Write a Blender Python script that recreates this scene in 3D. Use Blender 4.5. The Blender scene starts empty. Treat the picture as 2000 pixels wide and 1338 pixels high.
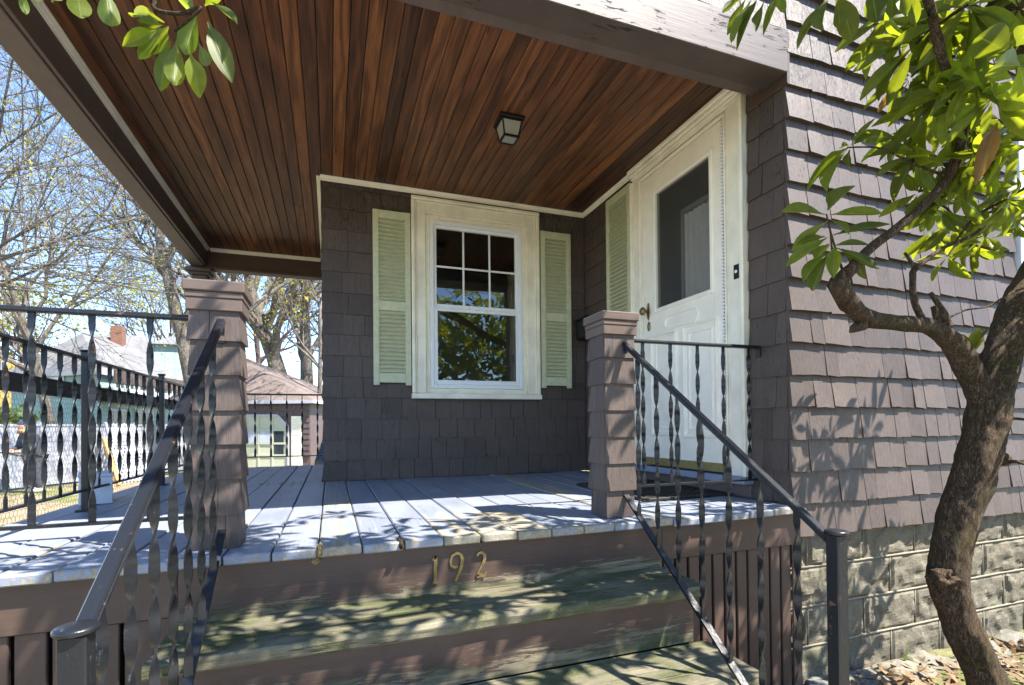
import bpy, math, random
from mathutils import Vector, Matrix, noise as mnoise

# ------------------------------------------------------------------ camera, sky, sun, exposure
scn = bpy.context.scene
COL = scn.collection
CAM_Z = 0.4223
F_PX, CY_PX = 988.434, 822.078
YAW, PITCH, ROLL = math.radians(19.69), math.radians(0.5596), math.radians(-0.5488)
_fw = Vector((math.sin(YAW)*math.cos(PITCH), math.cos(YAW)*math.cos(PITCH), math.sin(PITCH)))
_rt = Vector((math.cos(YAW), -math.sin(YAW), 0))
_up = _rt.cross(_fw)
RT = _rt*math.cos(ROLL) + _up*math.sin(ROLL)
UP = -_rt*math.sin(ROLL) + _up*math.cos(ROLL)
FW = _fw
CAMP = Vector((0, 0, CAM_Z))
cam = bpy.data.cameras.new('camera')
cam.sensor_width = 36.0
cam.lens = F_PX/2000*36.0
cam.shift_y = (CY_PX-669.0)/2000
cam.clip_start = 0.05
cam.clip_end = 500
camo = bpy.data.objects.new('camera', cam)
COL.objects.link(camo)
m = Matrix((RT, UP, -FW)).transposed().to_4x4()
m.translation = CAMP
camo.matrix_world = m
scn.camera = camo

SUN_TRAVEL = Vector((-0.48, 0.435, -1.0)).normalized()
to_sun = -SUN_TRAVEL
ELEV = math.asin(to_sun.z)
AZ = math.atan2(to_sun.x, to_sun.y)          # clockwise from +Y
world = bpy.data.worlds.new('World')
scn.world = world
world.use_nodes = True
wn = world.node_tree
sky = wn.nodes.new('ShaderNodeTexSky')
sky.sky_type = 'NISHITA'
sky.sun_disc = False
sky.sun_elevation = ELEV
sky.sun_rotation = AZ
sky.altitude = 900
sky.air_density = 0.9
sky.dust_density = 0.05
sky.ozone_density = 3.2
bgn = wn.nodes['Background']
bgn.inputs['Strength'].default_value = 0.14
wn.links.new(sky.outputs['Color'], bgn.inputs['Color'])
sun = bpy.data.lights.new('sun', 'SUN')
sun.energy = 4.8
sun.angle = math.radians(0.53)
sun.color = (1.0, 0.935, 0.84)
suno = bpy.data.objects.new('sun', sun)
COL.objects.link(suno)
suno.rotation_euler = SUN_TRAVEL.to_track_quat('-Z', 'Y').to_euler()
suno.location = (6, -6, 12)
scn.view_settings.view_transform = 'Standard'
scn.view_settings.look = 'None'
scn.view_settings.gamma = 1.0
scn.view_settings.use_curve_mapping = False
scn.view_settings.exposure = 1.95
scn.render.engine = 'CYCLES'
scn.cycles.use_denoising = True
scn.cycles.max_bounces = 10
scn.cycles.diffuse_bounces = 6
scn.cycles.transparent_max_bounces = 24
scn.cycles.caustics_reflective = False
scn.cycles.caustics_refractive = False

# ------------------------------------------------------------------ helpers
def at(u, v, D):
    """point seen at photo pixel (u, v), D metres ahead of the camera"""
    return CAMP + (FW + RT*((u-1000.0)/F_PX) + UP*((CY_PX-v)/F_PX))*D

def atz(u, v, Z):
    d = FW + RT*((u-1000.0)/F_PX) + UP*((CY_PX-v)/F_PX)
    return CAMP + d*((Z-CAM_Z)/d.z)

def atY(u, v, Y):
    d = FW + RT*((u-1000.0)/F_PX) + UP*((CY_PX-v)/F_PX)
    return CAMP + d*(Y/d.y)

def px(p):
    q = p-CAMP
    d = q.dot(FW)
    if d < 0.05:
        return (-9999, -9999, d)
    return (1000+F_PX*q.dot(RT)/d, CY_PX-F_PX*q.dot(UP)/d, d)

class MB:
    def __init__(s):
        s.v = []; s.f = []; s.uv = None
    def add(s, verts, faces):
        b = len(s.v)
        s.v += [tuple(p) for p in verts]
        s.f += [tuple(i+b for i in f) for f in faces]
    def convex(s, verts, faces):
        c = Vector((0, 0, 0))
        vs = [Vector(p) for p in verts]
        for p in vs: c += p
        c /= len(vs)
        out = []
        for f in faces:
            n = Vector((0, 0, 0))
            for i in range(len(f)):
                n += vs[f[i]].cross(vs[f[(i+1) % len(f)]])
            m_ = sum((vs[i] for i in f), Vector())/len(f)
            out.append(tuple(reversed(f)) if n.dot(m_-c) < 0 else f)
        s.add(vs, out)
    def box(s, x0, x1, y0, y1, z0, z1, c=0.0, M=None):
        if c <= 0:
            V = [Vector((x, y, z)) for x in (x0, x1) for y in (y0, y1) for z in (z0, z1)]
            Fs = [(0, 1, 3, 2), (4, 5, 7, 6), (0, 1, 5, 4), (2, 3, 7, 6), (0, 2, 6, 4), (1, 3, 7, 5)]
        else:
            V = []; idx = {}
            lo = (x0, y0, z0); hi = (x1, y1, z1)
            for sx in (0, 1):
                for sy in (0, 1):
                    for sz in (0, 1):
                        sg = (sx, sy, sz)
                        for ax in range(3):
                            p = [0, 0, 0]
                            for a in range(3):
                                e = hi[a] if sg[a] else lo[a]
                                if a != ax:
                                    e += -c if sg[a] else c
                                p[a] = e
                            idx[(sg, ax)] = len(V)
                            V.append(Vector(p))
            Fs = []
            for ax in range(3):
                o = [a for a in range(3) if a != ax]
                for s_ in (0, 1):
                    q = []
                    for (a, b) in ((0, 0), (1, 0), (1, 1), (0, 1)):
                        g = [0, 0, 0]; g[ax] = s_; g[o[0]] = a; g[o[1]] = b
                        q.append(idx[(tuple(g), ax)])
                    Fs.append(tuple(q))
                for a in (0, 1):
                    for b in (0, 1):
                        g0 = [0, 0, 0]; g1 = [0, 0, 0]
                        g0[ax] = 0; g1[ax] = 1
                        g0[o[0]] = g1[o[0]] = a; g0[o[1]] = g1[o[1]] = b
                        g0 = tuple(g0); g1 = tuple(g1)
                        Fs.append((idx[(g0, o[0])], idx[(g1, o[0])], idx[(g1, o[1])], idx[(g0, o[1])]))
            for sx in (0, 1):
                for sy in (0, 1):
                    for sz in (0, 1):
                        Fs.append(tuple(idx[((sx, sy, sz), a)] for a in range(3)))
        if M is not None:
            V = [M @ p for p in V]
        s.convex(V, Fs)
        return s
    def tube(s, pts, rad, n=8, cap=True, flat=None, jit=0.0, seed=0):
        pts = [Vector(p) for p in pts]
        if not hasattr(rad, '__len__'): rad = [rad]*len(pts)
        T = []
        for i in range(len(pts)):
            a = pts[max(0, i-1)]; b = pts[min(len(pts)-1, i+1)]
            t = (b-a)
            T.append(t.normalized() if t.length > 1e-9 else Vector((0, 0, 1)))
        ref = Vector((1, 0, 0)) if abs(T[0].x) < 0.8 else Vector((0, 1, 0))
        N = (ref-T[0]*ref.dot(T[0])).normalized()
        V = []
        for i, p in enumerate(pts):
            if i:
                N = (N-T[i]*N.dot(T[i]))
                N = N.normalized() if N.length > 1e-6 else ref
            B = T[i].cross(N)
            for k in range(n):
                a = 2*math.pi*k/n
                r = rad[i]
                if jit:
                    q = p*9+Vector((seed, 0, 0))
                    r *= 1+jit*(mnoise.noise(q+Vector((math.cos(a)*1.3, math.sin(a)*1.3, 0)))+0.5*mnoise.noise(q*3+Vector((math.cos(a)*3, math.sin(a)*3, 5))))
                V.append(p+N*math.cos(a)*r+B*math.sin(a)*r)
        Fs = []
        for i in range(len(pts)-1):
            for k in range(n):
                k2 = (k+1) % n
                Fs.append((i*n+k, i*n+k2, (i+1)*n+k2, (i+1)*n+k))
        if cap:
            Fs.append(tuple(range(n-1, -1, -1)))
            Fs.append(tuple((len(pts)-1)*n+k for k in range(n)))
        s.add(V, Fs)
        return s
    def sweep(s, pts, prof, side, upv):
        """prof: list of (a,b) offsets along side/up vectors, swept through pts"""
        n = len(prof)
        V = []
        for p in pts:
            for a, b in prof:
                V.append(Vector(p)+side*a+upv*b)
        Fs = []
        for i in range(len(pts)-1):
            for k in range(n):
                k2 = (k+1) % n
                Fs.append((i*n+k, i*n+k2, (i+1)*n+k2, (i+1)*n+k))
        Fs.append(tuple(range(n-1, -1, -1)))
        Fs.append(tuple((len(pts)-1)*n+k for k in range(n)))
        s.add(V, Fs)
        return s
    def prism(s, poly, y0, y1):
        """poly of (x,z) extruded along y"""
        n = len(poly)
        V = [(x, y0, z) for x, z in poly]+[(x, y1, z) for x, z in poly]
        Fs = [tuple(range(n)), tuple(range(2*n-1, n-1, -1))]
        for k in range(n):
            k2 = (k+1) % n
            Fs.append((k, k+n, k2+n, k2))
        s.add(V, Fs)
        return s
    def mesh(s, name, smooth=False):
        me = bpy.data.meshes.new(name)
        me.from_pydata(s.v, [], s.f)
        if s.uv:
            ul = me.uv_layers.new(name='UVMap')
            for lp in me.loops:
                ul.data[lp.index].uv = s.uv[lp.vertex_index]
        if smooth:
            me.polygons.foreach_set('use_smooth', [True]*len(me.polygons))
        me.update()
        return me

WM = {}     # world matrices of everything built
def link(o, parent, Mw):
    COL.objects.link(o)
    if parent is not None:
        o.parent = parent
        o.matrix_parent_inverse = WM[parent.name].inverted()
    o.matrix_basis = Mw
    WM[o.name] = Mw.copy()
    return o

def tag(o, label=None, cat=None, group=None, kind=None):
    if label: o['label'] = label
    if cat: o['category'] = cat
    if group: o['group'] = group
    if kind: o['kind'] = kind
    return o

def thing(name, loc, label, cat, group=None, kind=None):
    o = bpy.data.objects.new(name, None)
    o.empty_display_size = 0.1
    link(o, None, Matrix.Translation(Vector(loc)))
    return tag(o, label, cat, group, kind)

def obj(name, mb, mat, parent=None, smooth=False, Mw=None):
    me = mb if isinstance(mb, bpy.types.Mesh) else mb.mesh(name, smooth)
    if mat is not None and not me.materials:
        me.materials.append(mat)
    o = bpy.data.objects.new(name, me)
    return link(o, parent, Mw if Mw is not None else Matrix.Identity(4))

def B(x0, x1, y0, y1, z0, z1, c=0.0):
    return MB().box(x0, x1, y0, y1, z0, z1, c)

# ------------------------------------------------------------------ materials
class NT:
    def __init__(s, name):
        s.m = bpy.data.materials.new(name)
        s.m.use_nodes = True
        s.t = s.m.node_tree
        s.p = s.t.nodes['Principled BSDF']
        s.out = s.t.nodes['Material Output']
    def n(s, typ, ins=None, **pr):
        nd = s.t.nodes.new('ShaderNode'+typ)
        for k, v in pr.items(): setattr(nd, k, v)
        for k, v in (ins or {}).items():
            if isinstance(v, bpy.types.NodeSocket): s.t.links.new(v, nd.inputs[k])
            elif v is not None: nd.inputs[k].default_value = v
        return nd
    def set(s, k, v):
        if isinstance(v, bpy.types.NodeSocket): s.t.links.new(v, s.p.inputs[k])
        else: s.p.inputs[k].default_value = v
    def pos(s, rnd=True):
        g = s.n('NewGeometry').outputs['Position']
        if not rnd: return g
        r = s.n('ObjectInfo').outputs['Random']
        o = s.n('VectorMath', {0: (17.3, 11.1, 5.7), 'Scale': r}, operation='SCALE').outputs[0]
        return s.n('VectorMath', {0: g, 1: o}, operation='ADD').outputs[0]
    def rnd(s): return s.n('ObjectInfo').outputs['Random']
    def noise(s, co, sc, detail=4, rough=0.55, dist=0.0):
        if not hasattr(sc, '__len__'): sc = (sc, sc, sc)
        mp = s.n('VectorMath', {0: co, 1: sc}, operation='MULTIPLY').outputs[0]
        return s.n('TexNoise', {'Vector': mp, 'Scale': 1.0, 'Detail': detail, 'Roughness': rough, 'Distortion': dist}).outputs['Fac']
    def ramp(s, fac, a, b, ca=0.0, cb=1.0):
        return s.n('MapRange', {0: fac, 1: a, 2: b, 3: ca, 4: cb}, clamp=True).outputs[0]
    def math(s, op, a, b=0.0):
        return s.n('Math', {0: a, 1: b}, operation=op).outputs[0]
    def mix(s, f, a, b, bt='MIX'):
        nd = s.n('Mix', None, data_type='RGBA', blend_type=bt)
        for i, v in ((0, f), (6, a), (7, b)):
            if isinstance(v, bpy.types.NodeSocket): s.t.links.new(v, nd.inputs[i])
            else: nd.inputs[i].default_value = v if not hasattr(v, '__len__') else (*v[:3], 1)
        return nd.outputs[2]
    def scale(s, c, f):
        return s.mix(1.0, c, s.n('CombineColor', {0: f, 1: f, 2: f}).outputs[0], 'MULTIPLY')
    def z(s):
        return s.n('SeparateXYZ', {0: s.n('NewGeometry').outputs['Position']}).outputs
    def bump(s, h, st=0.3, d=0.01):
        nb = s.n('Bump', {'Height': h, 'Strength': st, 'Distance': d})
        s.t.links.new(nb.outputs[0], s.p.inputs['Normal'])
        return nb.outputs[0]

def plain(name, col, rough=0.6, metal=0.0, var=0.15, sc=14, bmp=0.15, spec=0.4):
    t = NT(name)
    co = t.pos()
    f = t.noise(co, sc, 5)
    t.set('Base Color', t.scale(col, t.ramp(f, 0.25, 0.75, 1-var, 1+var)))
    t.set('Roughness', t.ramp(t.noise(co, sc*2.1, 3), 0.3, 0.7, max(0.05, rough-0.1), min(1, rough+0.1)))
    t.set('Metallic', metal)
    t.set('Specular IOR Level', spec)
    if bmp: t.bump(t.noise(co, sc*6, 4), bmp, 0.004)
    return t.m

def shingle_mat():
    t = NT('shingle_paint')
    co = t.pos()
    r = t.rnd()
    grain = t.noise(co, (170, 170, 7), 4, 0.7, 0.3)
    blot = t.noise(co, 6, 4)
    k = t.math('MULTIPLY', t.ramp(blot, 0.3, 0.7, 0.9, 1.1), t.math('MULTIPLY', t.ramp(grain, 0.3, 0.7, 0.72, 1.2), t.ramp(r, 0, 1, 0.80, 1.17)))
    c = t.scale((0.087, 0.066, 0.058), k)
    # blistered specks, more of them towards the weathered upper courses
    z = t.z()
    wear = t.ramp(z[2], 1.6, 2.6, 0.0, 1.0)
    sp = t.noise(co, (75, 75, 26), 4, 0.75)
    pat = t.noise(co, 5.0, 2)
    th = t.math('SUBTRACT', 0.665, t.math('MULTIPLY', t.math('ADD', t.math('MULTIPLY', wear, 0.75), t.ramp(pat, 0.5, 0.7, 0.0, 0.45)), 0.17))
    mk = t.ramp(t.math('SUBTRACT', sp, th), 0.0, 0.02)
    c = t.mix(t.math('MULTIPLY', mk, 0.85), c, (0.032, 0.026, 0.025))
    pale = t.ramp(t.noise(co, (60, 60, 6), 3, 0.6), 0.66, 0.72)
    c = t.mix(t.math('MULTIPLY', pale, t.math('MULTIPLY', wear, 0.5)), c, (0.30, 0.28, 0.28))
    t.set('Base Color', c)
    t.set('Roughness', 0.55)
    t.set('Specular IOR Level', 0.35)
    t.bump(t.math('ADD', grain, t.math('MULTIPLY', mk, -1.5)), 0.6, 0.004)
    return t.m

def wood_paint(name, col, chipcol, chip=0.35, axis='x', rough=0.5, edge=None, dark=None):
    """painted board: fine grain along axis, paint flaked off in patches"""
    t = NT(name)
    co = t.pos()
    st = {'x': (3, 55, 55), 'y': (55, 3, 55), 'z': (55, 55, 3)}[axis]
    st2 = {'x': (7, 40, 40), 'y': (40, 7, 40), 'z': (40, 40, 7)}[axis]
    g = t.noise(co, st, 5, 0.65)
    f = t.noise(co, st2, 6, 0.7, 0.6)
    big = t.noise(co, 2.3, 3)
    thr = t.math('SUBTRACT', 0.80-0.22*chip, t.ramp(big, 0.42, 0.72, 0.0, 0.22*min(1.0, chip*1.6)))
    mk = t.ramp(t.math('SUBTRACT', f, thr), 0.0, 0.018)
    v = t.ramp(t.noise(co, 5, 4), 0.3, 0.7, 0.86, 1.12)
    c = t.scale(col, v)
    c = t.mix(t.ramp(t.noise(co, st2, 4, 0.6), 0.5, 0.75, 0.0, 0.25 if max(col) < 0.5 else 0.10), c, tuple(0.55*x for x in col))
    w = t.scale(chipcol, t.ramp(g, 0.25, 0.75, 0.45, 1.35))
    c = t.mix(mk, c, w)
    t.set('Base Color', c)
    t.set('Roughness', t.ramp(mk, 0, 1, rough, 0.9))
    t.set('Specular IOR Level', 0.35)
    t.bump(t.math('ADD', t.math('MULTIPLY', g, 0.5), t.math('MULTIPLY', mk, -0.8)), 0.4, 0.004)
    return t.m

def ceiling_mat():
    t = NT('stained_ceiling_wood')
    co = t.pos()
    r = t.rnd()
    r2 = t.math('FRACT', t.math('MULTIPLY', r, 7.31))
    grain = t.noise(co, (150, 3.0, 150), 5, 0.75, 0.3)
    s_ = t.n('SeparateXYZ', {0: co}).outputs
    rx = t.math('ADD', t.math('MULTIPLY', s_[0], 26.0), t.math('MULTIPLY', t.noise(co, (9, 1.1, 1), 3, 0.5), 9.0))
    ring = t.n('Math', {0: t.math('MULTIPLY', rx, 2.4)}, operation='SINE').outputs[0]
    ringm = t.ramp(ring, -1, 1, 0, 1)
    c = t.mix(r2, (0.092, 0.035, 0.016), (0.205, 0.080, 0.030))
    c = t.mix(t.ramp(r, 0.70, 0.9, 0, 0.55), c, (0.040, 0.018, 0.012))
    k = t.math('MULTIPLY', t.ramp(grain, 0.3, 0.7, 0.32, 1.6), t.ramp(ringm, 0.0, 1.0, 0.66, 1.28))
    c = t.scale(c, k)
    blot = t.noise(t.pos(False), (7, 1.3, 7), 4, 0.6)
    c = t.mix(t.ramp(blot, 0.55, 0.78, 0.0, 0.6), c, (0.024, 0.012, 0.010))
    knot = t.n('TexVoronoi', {'Vector': t.n('VectorMath', {0: co, 1: (11, 2.3, 1)}, operation='MULTIPLY').outputs[0], 'Scale': 1.0}).outputs['Distance']
    c = t.mix(t.ramp(knot, 0.10, 0.03, 0.0, 0.8), c, (0.008, 0.004, 0.004))
    t.set('Base Color', c)
    t.set('Roughness', t.ramp(grain, 0.2, 0.8, 0.34, 0.6))
    t.set('Specular IOR Level', 0.4)
    t.bump(grain, 0.25, 0.003)
    return t.m

def deck_mat(name='blue_grey_deck_paint', bare=0.0):
    t = NT(name)
    co = t.pos()
    r = t.rnd()
    g = t.noise(co, (60, 2.5, 60), 5, 0.7, 0.3)
    wear = t.noise(co, (30, 2.4, 14), 6, 0.75, 0.5)
    big = t.noise(t.pos(False), 1.6, 3)
    worn = t.ramp(r, 0.84, 0.90, 0.0, 0.10)
    edge = t.math('ADD', t.ramp(t.z()[1], 2.02, 1.90, 0.0, 0.10), t.ramp(t.math('ADD', t.z()[1], t.math('MULTIPLY', t.noise(co, (4, 1.5, 2), 3), 0.5)), 2.80, 2.60, 0.0, bare))
    thr = t.math('SUBTRACT', t.math('SUBTRACT', 0.64, edge), t.math('ADD', t.ramp(big, 0.45, 0.75, 0.0, 0.12), worn))
    mk = t.ramp(t.math('SUBTRACT', wear, thr), 0.0, 0.03)
    c = t.mix(t.ramp(t.noise(co, (5, 2, 5), 4), 0.3, 0.7), (0.160, 0.182, 0.240), (0.245, 0.268, 0.325))
    c = t.mix(t.ramp(r, 0, 1, 0, 0.35), c, (0.22, 0.25, 0.30))
    gb = t.ramp(g, 0.60, 0.68)
    c = t.mix(t.math('MULTIPLY', gb, 0.35), c, (0.42, 0.41, 0.37))
    w = t.scale((0.30, 0.265, 0.195), t.ramp(g, 0.3, 0.7, 0.6, 1.25))
    c = t.mix(mk, c, w)
    crack = t.noise(co, (150, 1.4, 150), 2, 0.4)
    cm = t.ramp(t.math('ABSOLUTE', t.math('SUBTRACT', crack, 0.5)), 0.012, 0.004, 0.0, 0.75)
    cm = t.math('MULTIPLY', cm, t.ramp(t.noise(co, 3.1, 2), 0.52, 0.6))
    c = t.mix(cm, c, (0.035, 0.032, 0.034))
    t.set('Base Color', c)
    t.set('Roughness', t.ramp(mk, 0, 1, 0.42, 0.8))
    t.set('Specular IOR Level', 0.4)
    t.bump(t.math('ADD', g, t.math('ADD', t.math('MULTIPLY', mk, -0.7), t.math('MULTIPLY', cm, -2))), 0.3, 0.004)
    return t.m

def step_mat():
    t = NT('mossy_step_wood')
    co = t.pos()
    g = t.noise(co, (2.2, 75, 75), 5, 0.7, 0.25)
    m1 = t.noise(co, (3.2, 9, 9), 5, 0.65, 0.5)
    c = t.scale((0.175, 0.155, 0.112), t.ramp(g, 0.3, 0.7, 0.25, 1.65))
    ck = t.noise(co, (1.1, 70, 70), 3, 0.5)
    ckm = t.math('MULTIPLY', t.ramp(t.math('ABSOLUTE', t.math('SUBTRACT', ck, 0.5)), 0.006, 0.018, 1.0, 0.0), t.ramp(t.noise(co, (2, 9, 9), 2), 0.48, 0.56))
    c = t.mix(t.ramp(t.math('ADD', m1, t.math('MULTIPLY', t.math('SUBTRACT', g, 0.5), 0.5)), 0.38, 0.6, 0.1, 0.9), c, t.scale((0.052, 0.060, 0.022), t.ramp(t.noise(co, 160, 3), 0.2, 0.8, 0.4, 1.6)))
    c = t.mix(t.ramp(t.noise(co, (2, 28, 28), 4, 0.6), 0.62, 0.72, 0, 0.6), c, (0.24, 0.235, 0.19))
    c = t.mix(ckm, c, (0.012, 0.011, 0.008))
    t.set('Base Color', c)
    t.set('Roughness', 0.85)
    t.set('Specular IOR Level', 0.2)
    t.bump(t.math('ADD', g, t.math('MULTIPLY', t.noise(co, 120, 3), 0.6)), 0.55, 0.005)
    return t.m

def riser_mat(name, zlo, zhi, peel=0.5, th=0.74):
    """dark brown riser paint, peeled and mossy in a ragged band along its foot"""
    t = NT(name)
    co = t.pos()
    z = t.z()
    g = t.noise(co, (3, 60, 60), 5, 0.7, 0.3)
    low = t.ramp(z[2], zlo, zhi, 1.0, 0.0)
    n1 = t.noise(co, (6, 40, 60), 6, 0.75, 0.5)
    mk = t.ramp(t.math('ADD', n1, t.math('MULTIPLY', low, 0.34*peel+0.12)), th, th+0.03)
    c = t.scale((0.066, 0.040, 0.031), t.ramp(t.noise(co, 7, 4), 0.3, 0.7, 0.85, 1.15))
    w = t.mix(t.ramp(t.noise(co, (4, 14, 14), 4), 0.4, 0.62), t.scale((0.19, 0.16, 0.105), t.ramp(g, 0.3, 0.7, 0.4, 1.5)), (0.055, 0.060, 0.022))
    c = t.mix(mk, c, w)
    t.set('Base Color', c)
    t.set('Roughness', t.ramp(mk, 0, 1, 0.5, 0.9))
    t.bump(t.math('ADD', t.math('MULTIPLY', g, 0.6), t.math('MULTIPLY', mk, -0.9)), 0.5, 0.005)
    return t.m

def iron_mat():
    t = NT('black_iron_paint')
    co = t.pos()
    f = t.noise(co, 16, 6, 0.72, 0.5)
    z = t.z()
    rust = t.ramp(f, 0.62, 0.70)
    rust = t.math('MULTIPLY', rust, t.ramp(t.noise(co, 2.6, 2), 0.35, 0.6))
    sc = t.ramp(t.noise(co, (90, 90, 25), 4, 0.7), 0.64, 0.7)
    c = t.mix(t.math('MULTIPLY', sc, 0.5), (0.010, 0.0115, 0.015), (0.11, 0.12, 0.14))
    c = t.mix(rust, c, t.mix(t.noise(co, 60, 3), (0.07, 0.028, 0.014), (0.20, 0.095, 0.055)))
    t.set('Base Color', c)
    t.set('Roughness', t.ramp(rust, 0, 1, 0.33, 0.85))
    t.set('Specular IOR Level', 0.36)
    t.bump(t.math('ADD', f, t.noise(co, 90, 3)), 0.25, 0.003)
    return t.m

def block_mat():
    t = NT('rock_face_concrete')
    co = t.pos()
    a = t.noise(co, 130, 4, 0.8)
    b_ = t.noise(co, 5, 4)
    c = t.scale((0.185, 0.165, 0.125), t.math('MULTIPLY', t.ramp(a, 0.25, 0.75, 0.62, 1.3), t.ramp(b_, 0.3, 0.7, 0.8, 1.1)))
    gm = t.ramp(t.noise(t.pos(False), (3, 3, 5), 4, 0.6), 0.46, 0.64, 0, 0.75)
    c = t.mix(t.math('MULTIPLY', gm, t.ramp(t.z()[0], 2.9, 2.3, 0.25, 1.0)), c, (0.095, 0.098, 0.055))
    t.set('Base Color', c)
    t.set('Roughness', 0.92)
    t.set('Specular IOR Level', 0.2)
    t.bump(t.math('ADD', a, t.noise(co, 40, 3)), 0.8, 0.006)
    return t.m

def bark_mat(name, a, b, sc=30, moss=None, bs=0.9):
    t = NT(name)
    co = t.pos(False)
    f = t.noise(co, (sc, sc, sc*0.3), 7, 0.78, 0.8)
    f2 = t.noise(co, sc*5, 4, 0.7)
    c = t.mix(t.ramp(f, 0.3, 0.7), a, b)
    ck = t.noise(co, (sc*1.5, sc*1.5, sc*0.28), 6, 0.75, 1.0)
    ckm = t.ramp(t.math('ABSOLUTE', t.math('SUBTRACT', ck, 0.5)), 0.0, 0.045, 1.0, 0.0)
    c = t.scale(c, t.ramp(f2, 0.3, 0.7, 0.35, 1.6))
    if moss:
        c = t.mix(t.ramp(t.noise(co, 7, 4, 0.6), 0.5, 0.66, 0, 0.8), c, moss)
    c = t.mix(t.ramp(t.noise(co, 13, 5, 0.7), 0.70, 0.74, 0, 0.7), c, (0.42, 0.40, 0.34))
    c = t.mix(t.math('MULTIPLY', ckm, 0.8), c, tuple(0.25*x for x in a))
    t.set('Base Color', c)
    t.set('Roughness', 0.9)
    t.set('Specular IOR Level', 0.2)
    t.bump(t.math('ADD', t.math('SUBTRACT', f, t.math('MULTIPLY', ckm, 0.7)), t.math('MULTIPLY', f2, 0.5)), bs, 0.022)
    return t.m

def leaf_mat(name, dark, light, trans, rough=0.36, tf=0.42, rib=True):
    t = NT(name)
    r = t.rnd()
    co = t.pos()
    k = t.math('MULTIPLY', t.ramp(t.math('FRACT', t.math('MULTIPLY', r, 5.7)), 0, 1, 0.6, 1.25), t.ramp(t.noise(co, 45, 3), 0.3, 0.7, 0.88, 1.12))
    c = t.mix(r, dark, light)
    c = t.scale(c, k)
    tc = t.scale(trans, k)
    if rib:
        uv = t.n('SeparateXYZ', {0: t.n('UVMap').outputs[0]}).outputs
        d = t.math('ABSOLUTE', t.math('SUBTRACT', uv[0], 0.5))
        rb = t.ramp(d, 0.03, 0.015)
        side = t.math('ADD', t.math('MULTIPLY', uv[1], 26.0), t.math('MULTIPLY', d, -16.0))
        vein = t.ramp(t.n('Math', {0: t.math('MULTIPLY', side, 6.283)}, operation='SINE').outputs[0], 0.86, 1.0, 0, 0.22)
        vv = t.math('MAXIMUM', t.math('MULTIPLY', rb, 0.65), vein)
        c = t.mix(vv, c, (0.26, 0.33, 0.10))
        sp = t.ramp(t.noise(co, 60, 3, 0.6), 0.70, 0.74, 0, 0.6)
        c = t.mix(sp, c, (0.09, 0.055, 0.02))
        t.bump(t.math('MULTIPLY', vv, -1.0), 0.35, 0.003)
    t.set('Base Color', c)
    t.set('Roughness', rough)
    t.set('Specular IOR Level', 0.3)
    tr = t.n('BsdfTranslucent', {'Color': tc})
    mx = t.n('MixShader', {0: tf, 1: t.p.outputs[0], 2: tr.outputs[0]})
    t.t.links.new(mx.outputs[0], t.out.inputs['Surface'])
    return t.m

def glass_mat(name, tint=(0.9, 0.93, 0.92), boost=1.0):
    t = NT(name)
    g = t.n('BsdfGlossy', {'Color': (1, 1, 1, 1), 'Roughness': 0.0})
    tr = t.n('BsdfTransparent', {'Color': (*tint, 1)})
    fr = t.n('Fresnel', {'IOR': 1.6})
    k = t.math('MULTIPLY', fr.outputs[0], boost)
    wav = t.n('Bump', {'Height': t.noise(t.pos(False), 2.5, 1), 'Strength': 0.02, 'Distance': 0.05})
    t.t.links.new(wav.outputs[0], g.inputs['Normal'])
    mx = t.n('MixShader', {0: k, 1: tr.outputs[0], 2: g.outputs[0]})
    t.t.links.new(mx.outputs[0], t.out.inputs['Surface'])
    return t.m

def screen_mat():
    t = NT('door_insect_screen')
    d = t.n('BsdfDiffuse', {'Color': (0.10, 0.10, 0.096, 1)})
    tr = t.n('BsdfTransparent', {'Color': (0.95, 0.95, 0.95, 1)})
    g = t.n('BsdfGlossy', {'Color': (0.6, 0.6, 0.6, 1), 'Roughness': 0.25})
    m1 = t.n('MixShader', {0: 0.30, 1: tr.outputs[0], 2: d.outputs[0]})
    m2 = t.n('MixShader', {0: 0.03, 1: m1.outputs[0], 2: g.outputs[0]})
    t.t.links.new(m2.outputs[0], t.out.inputs['Surface'])
    return t.m

def siding_mat(name, col, pitch=0.12):
    t = NT(name)
    z = t.z()
    w = t.math('FRACT', t.math('DIVIDE', z[2], pitch))
    t.set('Base Color', t.scale(col, t.ramp(t.noise(t.pos(False), 2, 3), 0.3, 0.7, 0.9, 1.08)))
    t.set('Roughness', 0.6)
    t.bump(t.math('MULTIPLY', w, -1.0), 1.0, 0.03)
    return t.m

def roof_mat(name, col, sc=1.0):
    t = NT(name)
    co = t.pos(False)
    br = t.n('TexBrick', {'Vector': t.n('VectorMath', {0: co, 1: (3*sc, 6*sc, 3*sc)}, operation='MULTIPLY').outputs[0], 'Scale': 1.0, 'Color1': (*col, 1), 'Color2': (*[x*0.8 for x in col], 1), 'Mortar': (*[x*0.6 for x in col], 1), 'Mortar Size': 0.02})
    c = t.scale(br.outputs[0], t.ramp(t.noise(co, 1.5, 4), 0.3, 0.7, 0.8, 1.15))
    t.set('Base Color', c)
    t.set('Roughness', 0.9)
    return t.m

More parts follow.
